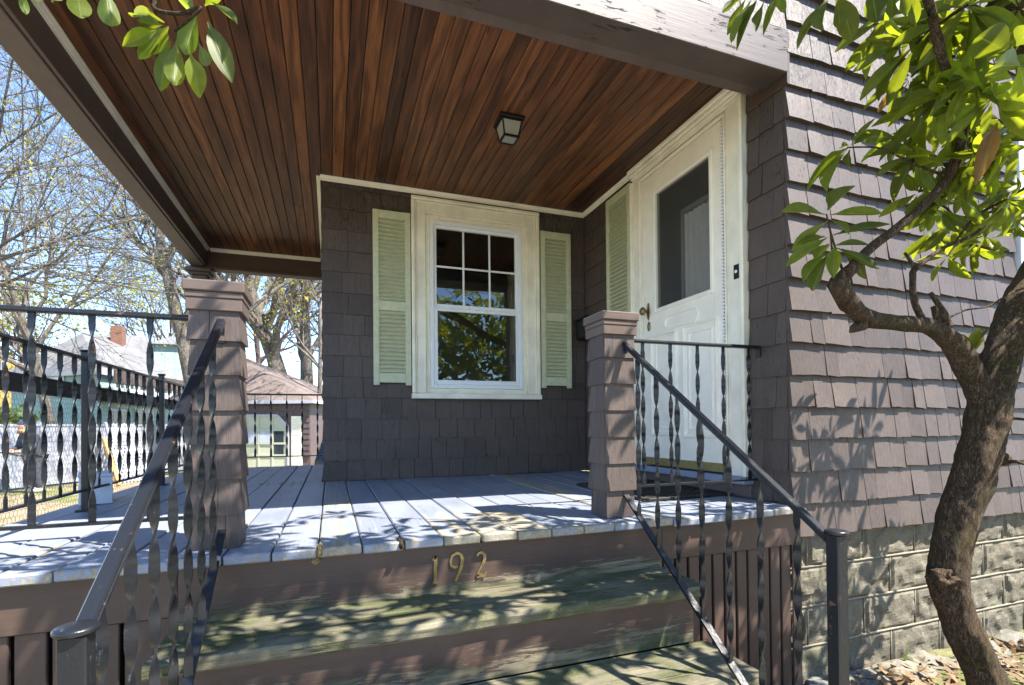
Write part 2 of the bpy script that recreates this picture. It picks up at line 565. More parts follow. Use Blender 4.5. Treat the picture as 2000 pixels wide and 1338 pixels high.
def ground_mat():
    t = NT('yard_soil')
    co = t.pos(False)
    c = t.mix(t.ramp(t.noise(co, 14, 5, 0.7), 0.35, 0.65), (0.19, 0.145, 0.095), (0.38, 0.31, 0.22))
    g = t.ramp(t.noise(co, 0.55, 4, 0.6), 0.47, 0.58)
    gr = t.mix(t.ramp(t.noise(co, 40, 4), 0.3, 0.7), (0.075, 0.11, 0.025), (0.19, 0.22, 0.07))
    c = t.mix(t.math('MULTIPLY', g, 0.8), c, gr)
    t.set('Base Color', c)
    t.set('Roughness', 0.95)
    t.set('Specular IOR Level', 0.1)
    t.bump(t.noise(co, 30, 5, 0.75), 0.9, 0.03)
    return t.m

def stone_mat():
    t = NT('edging_stone')
    co = t.pos()
    c = t.mix(t.rnd(), (0.19, 0.165, 0.115), (0.13, 0.13, 0.12))
    c = t.scale(c, t.ramp(t.noise(co, 25, 6, 0.7), 0.3, 0.7, 0.6, 1.35))
    c = t.mix(t.ramp(t.noise(co, 8, 3), 0.52, 0.7, 0, 0.5), c, (0.19, 0.19, 0.08))
    t.set('Base Color', c)
    t.set('Roughness', 0.85)
    t.bump(t.noise(co, 45, 5, 0.7), 0.7, 0.01)
    return t.m

MT = dict(
    shingle=shingle_mat(), deckworn=deck_mat('worn_deck_paint', 0.17), ceiling=ceiling_mat(), deck=deck_mat(), step=step_mat(), iron=iron_mat(), block=block_mat(),
    riser=riser_mat('riser_paint', -0.215, -0.12, 0.55, 0.70), riser2=riser_mat('lower_riser_paint', -0.46, -0.30, 0.6, 0.655),
    brown=wood_paint('brown_trim_paint', (0.074, 0.048, 0.038), (0.20, 0.17, 0.13), 0.08, 'x'),
    brownz=wood_paint('brown_slat_paint', (0.076, 0.050, 0.040), (0.16, 0.15, 0.08), 0.15, 'z'),
    browny=wood_paint('bounce_lightened_brown', (0.125, 0.094, 0.086), (0.14, 0.11, 0.10), 0.05, 'y'),  # same brown paint, lightened to imitate ground bounce under the side beam
    cream=wood_paint('cream_trim_paint', (0.84, 0.79, 0.64), (0.40, 0.38, 0.30), 0.05, 'z', 0.45),
    creamx=wood_paint('cream_moulding_paint', (0.85, 0.80, 0.67), (0.40, 0.38, 0.30), 0.05, 'x', 0.45),
    green=plain('sage_shutter_paint', (0.53, 0.545, 0.37), 0.5, 0, 0.13, 22, 0.1),
    door=plain('white_door_paint', (0.88, 0.83, 0.73), 0.38, 0, 0.07, 9, 0.06),
    vinyl=plain('white_window_vinyl', (0.80, 0.82, 0.84), 0.35, 0, 0.03, 6, 0.03),
    glass=glass_mat('window_glass', boost=0.95), doorglass=screen_mat(),
    brass=plain('tarnished_brass', (0.30, 0.225, 0.095), 0.42, 0.8, 0.45, 45, 0.2),
    brassdull=plain('dull_brass_sweep', (0.30, 0.25, 0.10), 0.5, 0.5, 0.2, 20, 0.1),
    sill=wood_paint('blue_sill_paint', (0.23, 0.27, 0.38), (0.4, 0.38, 0.3), 0.1, 'y'),
    black=plain('black_metal', (0.012, 0.013, 0.015), 0.4, 0.3, 0.3, 30, 0.2),
    frost=plain('frosted_lamp_glass', (0.34, 0.345, 0.32), 0.35, 0, 0.12, 18, 0.1),
    rubber=plain('black_rubber', (0.022, 0.022, 0.02), 0.75, 0, 0.3, 30, 0.3),
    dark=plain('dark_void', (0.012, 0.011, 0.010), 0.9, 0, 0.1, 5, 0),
    room=plain('room_wall', (0.34, 0.33, 0.31), 0.8, 0, 0.1, 3, 0),
    lace=plain('lace_curtain', (0.85, 0.85, 0.82), 0.9, 0, 0.1, 30, 0),
    rotten=plain('rotted_wood', (0.27, 0.19, 0.085), 0.95, 0, 0.6, 70, 1.0),
    mortar=plain('foundation_mortar', (0.215, 0.195, 0.145), 0.95, 0, 0.2, 50, 0.4),
    bark=bark_mat('rhododendron_bark', (0.085, 0.057, 0.035), (0.23, 0.160, 0.100), 55, (0.105, 0.085, 0.035), 1.0),
    barkgrey=bark_mat('grey_tree_bark', (0.12, 0.105, 0.088), (0.23, 0.205, 0.175), 7, None, 0.5),
    barkdark=bark_mat('distant_twig_bark', (0.085, 0.062, 0.058), (0.14, 0.105, 0.10), 7, None, 0.3),
    leaf=leaf_mat('rhododendron_leaf', (0.035, 0.068, 0.008), (0.115, 0.140, 0.018), (0.38, 0.44, 0.016), 0.46),
    deadleaf=leaf_mat('withered_leaf', (0.20, 0.10, 0.03), (0.26, 0.15, 0.05), (0.4, 0.2, 0.05)),
    bud=leaf_mat('spring_bud', (0.34, 0.34, 0.03), (0.45, 0.42, 0.06), (0.5, 0.5, 0.05), 0.6, 0.3, False),
    shrub=leaf_mat('evergreen_shrub_leaf', (0.045, 0.085, 0.015), (0.09, 0.14, 0.025), (0.2, 0.3, 0.03), 0.35, 0.3, False),
    ground=ground_mat(), stone=stone_mat(),
    litter=leaf_mat('dry_leaf_litter', (0.20, 0.12, 0.06), (0.42, 0.30, 0.18), (0.3, 0.2, 0.1), 0.8, 0.15, False),
    grass=leaf_mat('grass_blade', (0.07, 0.12, 0.02), (0.14, 0.19, 0.03), (0.25, 0.35, 0.04), 0.5, 0.3, False),
    path=plain('concrete_path', (0.50, 0.46, 0.39), 0.9, 0, 0.15, 8, 0.3),
    timber=wood_paint('weathered_timber', (0.085, 0.066, 0.058), (0.16, 0.13, 0.11), 0.7, 'y', 0.8),
    wire=plain('chicken_wire', (0.20, 0.20, 0.21), 0.5, 0.6, 0.2, 20, 0),
    whitep=plain('white_fence_paint', (0.40, 0.41, 0.45), 0.6, 0, 0.06, 3, 0.05),
    bluewhite=plain('pale_box_paint', (0.48, 0.53, 0.62), 0.6, 0, 0.2, 12, 0.2),
    teal=siding_mat('pale_green_clapboard', (0.24, 0.36, 0.31)), yellow=siding_mat('yellow_clapboard', (0.42, 0.28, 0.07)),
    greyroof=roof_mat('grey_shingle_roof', (0.17, 0.17, 0.178)), redroof=roof_mat('brown_shingle_roof', (0.165, 0.128, 0.113), 0.9),
    brick=plain('chimney_brick', (0.19, 0.095, 0.065), 0.9, 0, 0.25, 9, 0.3),
    gdoor=plain('garage_door_paint', (0.44, 0.47, 0.35), 0.6, 0, 0.05, 4, 0.05),
    gsh=plain('garage_shingle_paint', (0.095, 0.068, 0.066), 0.6, 0, 0.2, 9, 0.2),
    pane=plain('dark_pane', (0.03, 0.04, 0.05), 0.08, 0, 0.2, 2, 0, 0.6),
    palepane=plain('pale_pane', (0.42, 0.46, 0.55), 0.15, 0, 0.3, 2, 0, 0.6),
    orange=plain('raw_timber', (0.50, 0.29, 0.10), 0.8, 0, 0.2, 12, 0.1),
    jacket=plain('dark_jacket', (0.055, 0.058, 0.075), 0.85, 0, 0.25, 20, 0.3),
    trouser=plain('dark_trousers', (0.05, 0.052, 0.065), 0.85, 0, 0.25, 20, 0.3),
    skin=plain('skin', (0.50, 0.30, 0.22), 0.55, 0, 0.08, 20, 0.05),
    cap=plain('blue_knit_cap', (0.05, 0.065, 0.14), 0.9, 0, 0.2, 40, 0.3),
    fur=plain('tan_hood_trim', (0.45, 0.27, 0.13), 0.95, 0, 0.3, 50, 0.6),
    lime=plain('green_collar', (0.12, 0.42, 0.08), 0.8, 0, 0.1, 10, 0.1),
    shoe=plain('pale_shoes', (0.45, 0.45, 0.46), 0.7, 0, 0.1, 10, 0.1),
    carpaint=plain('dark_car_paint', (0.015, 0.022, 0.028), 0.12, 0.2, 0.1, 3, 0, 0.7),
    truck=plain('pale_blue_bin', (0.42, 0.48, 0.58), 0.5, 0, 0.1, 3, 0.05),
    butt=plain('cigarette_paper', (0.62, 0.42, 0.12), 0.8, 0, 0.1, 60, 0),
)
# ------------------------------------------------------------------ ground
GZ = -0.95
R = random.Random(7)
gm = MB()
xs = [-200, -60, -25, -12, -8, -5, -3, -2, -1, 0, 1, 2, 2.4, 2.8, 3.2, 3.6, 4, 4.5, 5, 7, 12, 25, 60, 200]
ys = [-200, -60, -25, -10, -5, -2, -1, 0, 0.4, 0.8, 1.2, 1.5, 1.8, 2.1, 3, 5, 8, 11, 14, 18, 24, 40, 80, 200]
for y in ys:
    for x in xs:
        z = GZ
        if 2.2 < x < 6 and 0 < y < 2: z += 0.03*mnoise.noise(Vector((x*1.7, y*1.7, 3)))
        gm.v.append((x, y, z))
nx = len(xs)
for j in range(len(ys)-1):
    for i in range(nx-1):
        gm.f.append((j*nx+i, j*nx+i+1, (j+1)*nx+i+1, (j+1)*nx+i))
tag(obj('ground', gm, MT['ground']), 'bare yard soil with patches of grass around the porch', 'ground', kind='structure')
tag(obj('path', B(-0.75, 1.65, -14, 1.02, GZ-0.05, GZ+0.012, 0.008), MT['path']), 'concrete path leading to the foot of the steps', 'path', kind='structure')

# ------------------------------------------------------------------ house
YF, XD, YW, XL, ZC = 1.988, 2.25, 4.2215, -0.056, 2.394
house = thing('house', (2.25, 2.0, GZ), 'brown shingled house with white front door and sage green shutters', 'house')
w = MB()
w.box(XD+0.012, 4.27, YF+0.012, 2.12, -0.17, 5.0)
w.box(4.27, 5.23, YF+0.012, 2.12, -0.17, 0.98)
w.box(4.27, 5.23, YF+0.012, 2.12, 2.36, 5.0)
w.box(5.23, 7.0, YF+0.012, 2.12, -0.17, 5.0)
w.box(XL, XD+0.012, YF+0.012, 2.12, 2.461, 5.0); w.box(-1.46, XL, YF+0.012, 2.12, 2.461, 2.62)
wall_front = obj('wall', w, MT['gsh'], house)
w = MB()
w.box(XD+0.012, XD+0.12, 2.12, 2.31, 0, 2.6)
w.box(XD+0.012, XD+0.12, 3.32, YW+0.2, 0, 2.6)
w.box(XD+0.012, XD+0.12, 2.31, 3.32, 2.30, 2.6)
wall_door = obj('wall', w, MT['gsh'], house)
w = MB()
w.box(XL+0.012, 0.76, YW+0.012, YW+0.13, 0, 2.6)
w.box(1.62, XD+0.012, YW+0.012, YW+0.13, 0, 2.6)
w.box(0.76, 1.62, YW+0.012, YW+0.13, 0, 0.71)
w.box(0.76, 1.62, YW+0.012, YW+0.13, 2.20, 2.6)
wall_win = obj('wall', w, MT['gsh'], house)
wall_side = obj('wall', B(XL+0.012, XL+0.13, YW+0.13, 9.5, -0.9, 2.6), MT['gsh'], house)
us = MB(); us.box(XL, 7.0, 2.121, 9.5, 2.62, 2.75); us.box(-1.46, XL-0.001, 2.121, 6.44, 2.625, 2.75)
obj('upper_storey', us, MT['gsh'], house)
rf = MB(); rf.box(-0.1, 7.2, 1.9, 9.7, 5.0, 5.12); rf.box(XL+0.012, XL+0.12, 2.13, 9.5, 2.76, 5.0); rf.box(6.9, 7.0, 2.13, 9.5, -0.9, 5.0); rf.box(XL, 7, 9.4, 9.5, 2.76, 5.0)
obj('roof', rf, MT['redroof'], house)
rm = MB()
rm.box(0.0, 3.5, 7.2, 7.3, 0, 2.6); rm.box(0.09, 3.5, YW+0.30, 7.2, -0.02, 0.02); rm.box(0.09, 2.2, YW+0.14, YW+0.30, -0.02, 0.02); rm.box(0.09, 3.5, YW+0.30, 7.2, 2.55, 2.6); rm.box(0.09, 2.2, YW+0.14, YW+0.30, 2.55, 2.6); rm.box(3.5, 3.6, 4.52, 7.3, 0, 2.6)
rm.box(XD+0.1, 4.6, 4.42, 4.5, 0, 2.6); rm.box(4.5, 4.6, 2.13, 4.42, 0, 2.6); rm.box(XD+0.13, 4.5, 2.13, 4.42, -0.02, 0.1); rm.box(XD+0.13, 4.5, 2.13, 4.42, 2.55, 2.6)
rm.box(4.25, 4.3, 2.13, 3.2, 0.6, 2.5)
obj('room', rm, MT['room'], house)

# shingles: courses of tapered shakes
SHM = []
for s_ in range(5):
    rr = random.Random(50+s_)
    a, b_ = rr.uniform(-0.03, 0.03), rr.uniform(-0.03, 0.03)
    k1, k2 = rr.uniform(0.85, 1.1), rr.uniform(0.85, 1.1)
    mb = MB()
    mid = rr.uniform(0.3, 0.7); zm = rr.uniform(-0.012, 0.012)
    mb.add([(0, 0.6, a), (mid, 0.6, zm), (1, 0.6, b_), (0, -k1, a), (mid, -(k1+k2)/2, zm), (1, -k2, b_),
            (0, 0.6, 1), (mid, 0.6, 1), (1, 0.6, 1), (0, 0.12, 1), (mid, 0.1, 1), (1, 0.12, 1)],
           [(3, 4, 10, 9), (4, 5, 11, 10), (0, 1, 4, 3), (1, 2, 5, 4), (0, 3, 9, 6), (5, 2, 8, 11), (9, 10, 7, 6), (10, 11, 8, 7)])
    me = mb.mesh('shingle'); me.materials.append(MT['shingle'])
    SHM.append(me)
PIECES = []    # (mesh index, matrix, wall)
def course(wall, org, ang, s0, s1, z, h, seed, wmin=0.085, wmax=0.2, t=0.012, jit=0.003):
    rr = random.Random(seed)
    s = s0
    while s < s1-0.004:
        ww = rr.uniform(wmin, wmax)
        if s1-(s+ww) < 0.06: ww = s1-s
        M_ = Matrix.Translation(Vector(org)) @ Matrix.Rotation(ang, 4, 'Z') @ Matrix.Translation((s+0.0012, 0, z+rr.uniform(-jit, jit))) \
            @ Matrix.Diagonal((ww-rr.uniform(0.002, 0.0045), t*(1+rr.uniform(-0.07, 0.12)*jit/0.001), h+0.012, 1))
        PIECES.append((rr.randrange(5), M_, wall))
        s += ww
EXP = 0.168
def gaps(a, b_, holes, z0, z1):
    out = [(a, b_)]
    for (h0, h1, y0, y1) in holes:
        if z1 <= y0 or z0 >= y1: continue
        nw = []
        for (p, q) in out:
            if h1 <= p or h0 >= q: nw.append((p, q)); continue
            if h0 > p: nw.append((p, h0))
            if h1 < q: nw.append((h1, q))
        out = nw
    return out
for k in range(-16, 15):
    z = 2.186-EXP*k
    for (p, q) in gaps(XD-0.006, 7.0, [(4.19, 5.32, 0.87, 2.41)], z+0.03, z+EXP-0.01):
        course(wall_front, (0, YF, 0), 0, p, q, z, EXP, 1000+k, t=0.019)
    if k >= -0 or True:
        zz = z
        if zz < 2.35 and zz > -0.2:
            zb = max(zz, 0.0)
            for (p, q) in gaps(-YW, -2.0, [(-3.39, -2.25, 0.0, 2.42)], zb+0.01, zz+EXP-0.02):
                if zz+EXP-zb > 0.03:
                    h_ = min(zz+EXP, 2.40)-zb
                    course(wall_door, (XD, 0, 0), -math.pi/2, p, q, zb, h_, 2000+k+int(p*10), t=0.010, jit=0.001)
for k in range(15):
    course(wall_front, (0, YF, 0), 0, XL if k else -1.46, XD-0.008, 2.462+EXP*k, EXP, 3000+k, t=0.019)
for k in range(-1, 14):
    z = 2.154-0.1663*k
    zb = max(z, 0.002)
    if z+0.1663-zb < 0.02: continue
    h_ = min(z+0.1663, 2.40)-zb
    for (p, q) in gaps(XL, XD-0.012, [(0.70, 1.70, 0.66, 2.30)], zb, zb+h_):
        course(wall_win, (0, YW, 0), 0, p, q, zb, h_, 4000+k, 0.1, 0.2, t=0.009, jit=0.001)
    course(wall_side, (XL, 0, 0), -math.pi/2, -6.6, -YW-0.001, zb, h_, 5000+k, 0.1, 0.2, t=0.009)
rank = []
for i, (mi, M_, wl) in enumerate(PIECES):
    q = [px(M_ @ Vector(c)) for c in ((0, -1, 0), (1, -1, 0), (1, 0, 1), (0, 0, 1))]
    if min(p[2] for p in q) < 0.1: rank.append((0, i)); continue
    n_ = (M_.to_3x3() @ Vector((0, -1, 0))).normalized()
    c_ = M_ @ Vector((0.5, 0, 0.5))
    if n_.dot(CAMP-c_) <= 0: rank.append((0, i)); continue
    x0 = max(0, min(p[0] for p in q)); x1 = min(2000, max(p[0] for p in q))
    y0 = max(0, min(p[1] for p in q)); y1 = min(1338, max(p[1] for p in q))
    rank.append((max(0, x1-x0)*max(0, y1-y0), i))
rank.sort(reverse=True)
top = set(i for a, i in rank[:300])
rest = MB()
for i, (mi, M_, wl) in enumerate(PIECES):
    if i in top:
        obj('shingle', SHM[mi], None, wl, Mw=M_)
    else:
        me = SHM[mi]
        rest.add([M_ @ v.co for v in me.vertices], [tuple(p.vertices) for p in me.polygons])
tag(obj('shingles', rest, MT['shingle'], house), kind='stuff')

# foundation of rock-face blocks
fnd = obj('foundation', B(XD, 7.0, 2.03, 2.2, GZ-0.1, -0.155), MT['mortar'], house)
BLM = []
for s_ in range(7):
    mb = MB(); nxx, nzz = 24, 12
    for j in range(nzz+1):
        for i in range(nxx+1):
            a, c = i/nxx, j/nzz
            e = min(a, 1-a)*2; g = min(c, 1-c)*2
            edge = min(1, min(e*9.0, g*4.0)*1.3)
            n_ = mnoise.noise(Vector((a*2.6+s_*7, c*1.6, s_)))+0.6*mnoise.noise(Vector((a*7, c*4, s_*3+9)))+0.35*mnoise.noise(Vector((a*15, c*8, s_*5)))
            dip = max(0, 0.35-abs(c-0.25-0.25*mnoise.noise(Vector((a*3, s_, 0)))))*max(0, mnoise.noise(Vector((a*4+3*s_, 7, s_)))+0.1)
            sc_ = mnoise.noise(Vector((a*5.5+s_*3, c*2.6, s_*2.2)))
            y = -0.004-edge*(0.014+0.007*n_-0.075*dip-(0.005 if sc_ > 0.15 else 0.0)-0.014*max(0, sc_))
            mb.v.append((a, y, c))
    for j in range(nzz):
        for i in range(nxx):
            q = j*(nxx+1)+i
            mb.f.append((q, q+1, q+nxx+2, q+nxx+1))
    b0 = len(mb.v)
    mb.v += [(0, 0.02, 0), (1, 0.02, 0), (1, 0.02, 1), (0, 0.02, 1)]
    mb.f += [tuple([b0, b0+1]+[i for i in range(nxx, -1, -1)]), tuple([b0+3]+[nzz*(nxx+1)+i for i in range(nxx+1)]+[b0+2])]
    mb.f += [tuple([b0]+[j*(nxx+1) for j in range(nzz+1)]+[b0+3]), tuple([b0+1, b0+2]+[j*(nxx+1)+nxx for j in range(nzz, -1, -1)])]
    me = mb.mesh('block'); me.materials.append(MT['block']); BLM.append(me)
rows = [(-0.345, -0.15), (-0.555, -0.345), (-0.765, -0.555), (-0.985, -0.765)]
bead = MB()
for ri, (z0, z1) in enumerate(rows):
    x = XD-0.0+(0 if ri % 2 == 0 else -0.2)
    rr = random.Random(80+ri)
    off = {0: 2.81, 1: 2.60, 2: 2.81, 3: 2.60}[ri]
    edges = [off+0.424*k for k in range(-2, 10)]
    for a, b_ in zip(edges[:-1], edges[1:]):
        a = max(a, XD+0.002)
        if b_-a < 0.03: continue
        obj('block', BLM[rr.randrange(7)], None, fnd, Mw=Matrix.Translation((a+0.006, 2.028, z0+0.006)) @ Matrix.Diagonal((b_-a-0.012, rr.uniform(0.85, 1.2), z1-z0-0.012, 1)))
        bead.tube([(b_, 2.021, z0), (b_, 2.021, (z0+z1)/2), (b_, 2.021, z1)], 0.0045, 5)
    bead.tube([(XD+0.002+0.3*i, 2.019+rr.uniform(-0.001, 0.001), z1+rr.uniform(-0.002, 0.002)) for i in range(15)], 0.0065, 6)
obj('mortar_bead', bead, MT['mortar'], fnd, True)

# window on the recessed wall
win = obj('window', B(0.755, 1.625, YW+0.055, YW+0.075, 0.715, 2.195), MT['dark'], house) if False else None
def ring(mb, x0, x1, z0, z1, y0, y1, wl, wr, wb, wt, c=0.003):
    mb.box(x0, x0+wl, y0, y1, z0, z1, c)
    mb.box(x1-wr, x1, y0, y1, z0, z1, c)
    mb.box(x0+wl, x1-wr, y0, y1, z0, z0+wb, c)
    mb.box(x0+wl, x1-wr, y0, y1, z1-wt, z1, c)
cas = MB()
ring(cas, 0.632, 1.774, 0.700, 2.333, YW-0.030, YW+0.03, 0.105, 0.105, 0.0, 0.105, 0.003) if False else None
cas.box(0.640, 0.752, YW-0.026, YW+0.02, 0.700, 2.325, 0.004)
cas.box(1.655, 1.767, YW-0.026, YW+0.02, 0.700, 2.325, 0.004)
cas.box(0.752, 1.655, YW-0.024, YW+0.02, 2.205, 2.325, 0.004)
window = obj('window', cas, MT['cream'], house)
bb = MB()
bb.box(0.632, 0.662, YW-0.046, YW-0.0262, 0.700, 2.305, 0.006)
bb.box(1.745, 1.775, YW-0.046, YW-0.0262, 0.700, 2.305, 0.006)
bb.box(0.632, 1.775, YW-0.050, YW-0.0262, 2.3055, 2.336, 0.007)
bb.box(0.664, 0.676, YW-0.036, YW-0.0262, 0.700, 2.29, 0.004)
bb.box(1.731, 1.743, YW-0.036, YW-0.0262, 0.700, 2.29, 0.004)
bb.box(0.664, 1.743, YW-0.036, YW-0.0262, 2.291, 2.303, 0.004)
obj('casing_bead', bb, MT['cream'], window)
bb = MB()
bb.box(0.752, 0.790, YW-0.006, YW+0.06, 0.72, 2.204, 0.004)
bb.box(1.617, 1.655, YW-0.006, YW+0.06, 0.72, 2.204, 0.004)
bb.box(0.790, 1.617, YW-0.006, YW+0.06, 2.166, 2.204, 0.004)
bb.box(0.752, 1.655, YW-0.004, YW+0.06, 0.700, 0.744, 0.004)
obj('stop', bb, MT['cream'], window)
obj('window_sill', B(0.628, 1.779, YW-0.062, YW+0.02, 0.654, 0.6985, 0.005), MT['creamx'], window)
fr = MB()
fr.box(0.7905, 0.822, YW-0.012, YW+0.07, 0.745, 2.165, 0.004)
fr.box(1.585, 1.6165, YW-0.012, YW+0.07, 0.745, 2.165, 0.004)
fr.box(0.822, 1.585, YW-0.012, YW+0.07, 2.132, 2.165, 0.004)
fr.box(0.822, 1.585, YW-0.012, YW+0.07, 0.745, 0.778, 0.004)
obj('window_frame', fr, MT['vinyl'], window)
up_ = MB()
up_.box(0.8225, 0.850, YW+0.012, YW+0.04, 1.425, 2.1315, 0.003)
up_.box(1.557, 1.5845, YW+0.012, YW+0.04, 1.425, 2.1315, 0.003)
up_.box(0.850, 1.557, YW+0.012, YW+0.04, 2.105, 2.1315, 0.003)
up_.box(0.850, 1.557, YW+0.008, YW+0.04, 1.425, 1.462, 0.003)
obj('upper_sash', up_, MT['vinyl'], window)
lo_ = MB()
lo_.box(0.8225, 0.853, YW-0.006, YW+0.011, 0.7785, 1.424, 0.003)
lo_.box(1.554, 1.5845, YW-0.006, YW+0.011, 0.7785, 1.424, 0.003)
lo_.box(0.853, 1.554, YW-0.006, YW+0.011, 0.7785, 0.815, 0.003)
lo_.box(0.853, 1.554, YW-0.010, YW+0.0075, 1.398, 1.4245, 0.003)
obj('lower_sash', lo_, MT['vinyl'], window)
for k in range(2):
    x = 0.850+(1.557-0.850)*(k+1)/3
    obj('muntin', B(x-0.008, x+0.008, YW+0.016, YW+0.034, 1.4625, 2.1045, 0.002), MT['vinyl'], window)
for k in range(3):
    xa = 0.850+(0.707)*k/3+0.0085*(k > 0); xb = 0.850+0.707*(k+1)/3-0.0085*(k < 2)
    obj('muntin', B(xa, xb, YW+0.017, YW+0.033, 1.775, 1.791, 0.002), MT['vinyl'], window)
    for (z0, z1) in ((1.462, 1.775), (1.791, 2.105)):
        obj('pane', B(xa, xb, YW+0.024, YW+0.026, z0, z1), MT['glass'], window)
obj('pane', B(0.853, 1.554, YW+0.002, YW+0.004, 0.815, 1.398), MT['glass'], window)

# louvred shutters
SLAT = MB(); SLAT.box(-0.5, 0.5, -0.0035, 0.0035, -0.5, 0.5, 0.0)
SLATM = SLAT.mesh('slat'); SLATM.materials.append(MT['green'])
def shutter(name, Mx, W, H, mid, parent, label):
    """local x across, -y out of the wall, z up from the bottom"""
    st = 0.046
    p = MB()
    def bx(*a): p.box(*a, c=0.003, M=Mx)
    bx(0, st, -0.026, 0, 0, H); bx(W-st, W, -0.026, 0, 0, H)
    bx(st, W-st, -0.025, 0, H-0.065, H-0.001); bx(st, W-st, -0.025, 0, 0.022, 0.10); bx(st, W-st, -0.025, 0, mid-0.04, mid+0.04)
    p.box(st, W-st, -0.003, -0.001, 0.1, H-0.065, 0, Mx)
    s_ = obj('shutter', p, MT['green'], parent)
    tag(s_, label)
    for (z0, z1) in ((0.10, mid-0.04), (mid+0.04, H-0.065)):
        n = int(round((z1-z0)/0.0335))
        for k in range(n):
            zc = z0+(k+0.5)*(z1-z0)/n
            M_ = Mx @ Matrix.Translation((W/2, -0.0165, zc)) @ Matrix.Rotation(math.radians(-40), 4, 'X') @ Matrix.Diagonal((W-2*st-0.001, 0.8, 0.030, 1))
            obj('slat', SLATM, None, s_, Mw=M_)
    return s_
TR = Matrix.Translation
shutter('shutter', TR((0.325, YW-0.016, 0.760)), 0.300, 1.420, 0.645, house, 'sage louvred shutter beside the window, free of the corner')
shutter('shutter', TR((1.786, YW-0.016, 0.760)), 0.300, 1.420, 0.645, house, 'sage louvred shutter between window and inside corner')
shutter('shutter', TR((XD-0.014, 3.765, 0.42)) @ Matrix.Rotation(-math.pi/2, 4, 'Z'), 0.365, 1.90, 0.85, house, 'sage louvred shutter beside the front door')

# front door, in the wall that faces -X
door = MB()
y0, y1, z0, z1 = 2.438, 3.262, 0.135, 2.262
gx0, gx1, gz0, gz1 = 2.540, 3.096, 1.262, 2.098
xf, xb = XD-0.018, XD+0.022
door.box(xf, xb, y0, gx0-0.03, z0, z1, 0.003)
door.box(xf, xb, gx1+0.03, y1, z0, z1, 0.003)
door.box(xf, xb, gx0-0.03, gx1+0.03, gz1+0.03, z1, 0.0)
door.box(xf, xb, gx0-0.03, gx1+0.03, z0, gz0-0.03, 0.0)
door_o = obj('door', door, MT['door'], house)
def loop_mould(pts, prof_r, name, mat, parent, closed=True):
    """moulding bead laid round a loop of (y,z) on the door face"""
    mb = MB()
    n = len(pts)
    P = [Vector((0, a, b_)) for a, b_ in pts]
    ringv = []
    for i in range(n):
        a, b_, c = P[i-1], P[i], P[(i+1) % n]
        d1 = (b_-a).normalized(); d2 = (c-b_).normalized()
        bis = (d1+d2)
        bis = bis.normalized() if bis.length > 1e-6 else d1
        side = Vector((0, -bis.z, bis.y))
        sc = 1/max(0.5, side.dot(Vector((0, -d1.z, d1.y))))
        ringv.append((b_, side*sc))
    V = []
    for c, sd in ringv:
        for (u, h) in prof_r:
            q = c+sd*u
            V.append((xf-h, q.y, q.z))
    k = len(prof_r)
    Fs = []
    for i in range(n):
        i2 = (i+1) % n
        for j in range(k-1):
            Fs.append((i*k+j, i*k+j+1, i2*k+j+1, i2*k+j))
    mb.add(V, Fs)
    return obj(name, mb, mat, parent)
PR = [(-0.015, -0.001), (-0.013, 0.010), (-0.006, 0.014), (0.001, 0.009), (0.004, 0.003), (0.011, 0.005), (0.015, -0.001)]
def rect(a, b_, c, d): return [(a, c), (b_, c), (b_, d), (a, d)]
gl = MB()
gl.box(xf-0.010, xb-0.001, gx0-0.03, gx0, gz0-0.03, gz1+0.03, 0.006)
gl.box(xf-0.010, xb-0.001, gx1, gx1+0.03, gz0-0.03, gz1+0.03, 0.006)
gl.box(xf-0.010, xb-0.001, gx0, gx1, gz1, gz1+0.03, 0.006)
gl.box(xf-0.010, xb-0.001, gx0, gx1, gz0-0.03, gz0, 0.006)
obj('glazing_bead', gl, MT['door'], door_o)
obj('pane', B(xf+0.012, xf+0.016, gx0-0.002, gx1+0.002, gz0-0.002, gz1+0.002), MT['doorglass'], door_o)
loop_mould(rect(2.492, 2.790, 0.345, 1.065), PR, 'panel_moulding', MT['door'], door_o)
loop_mould(rect(2.885, 3.150, 0.355, 1.055), PR, 'panel_moulding', MT['door'], door_o)
loop_mould(rect(2.535, 2.747, 0.39, 1.02), [(-0.006, -0.001), (-0.003, 0.008), (0.003, 0.008), (0.008, -0.001)], 'panel_moulding', MT['door'], door_o)
loop_mould(rect(2.928, 3.107, 0.40, 1.01), [(-0.006, -0.001), (-0.003, 0.008), (0.003, 0.008), (0.008, -0.001)], 'panel_moulding', MT['door'], door_o)
stad = [(2.66+0.045-0.045*math.sin(a), 1.135-0.045*math.cos(a)) for a in [math.pi*k/8 for k in range(8, -1, -1)]] + \
       [(3.0-0.045+0.045*math.sin(a), 1.135-0.045*math.cos(a)) for a in [math.pi*k/8 for k in range(0, 9)]]
loop_mould(stad, [(-0.007, -0.001), (-0.003, 0.009), (0.003, 0.009), (0.007, -0.001)], 'panel_moulding', MT['door'], door_o)
obj('door_sweep', B(xf-0.006, xb, y0+0.002, y1-0.002, 0.126, 0.182, 0.003), MT['brassdull'], door_o)
def lathe_x(mb, cy_, cz_, prof, n=20, x0=0.0, sy=1.0, sz=1.0):
    V = []
    for (x, r) in prof:
        for k in range(n):
            a = 2*math.pi*k/n
            V.append((x0-x, cy_+math.cos(a)*r*sy, cz_+math.sin(a)*r*sz))
    Fs = []
    for i in range(len(prof)-1):
        for k in range(n):
            k2 = (k+1) % n
            Fs.append((i*n+k, (i+1)*n+k, (i+1)*n+k2, i*n+k2))
    Fs.append(tuple((len(prof)-1)*n+k for k in range(n)))
    mb.add(V, Fs)
kb = MB()
lathe_x(kb, 3.195, 1.262, [(0, 0.021), (0.004, 0.021), (0.006, 0.018)], 20, xf, 0.85, 3.1)
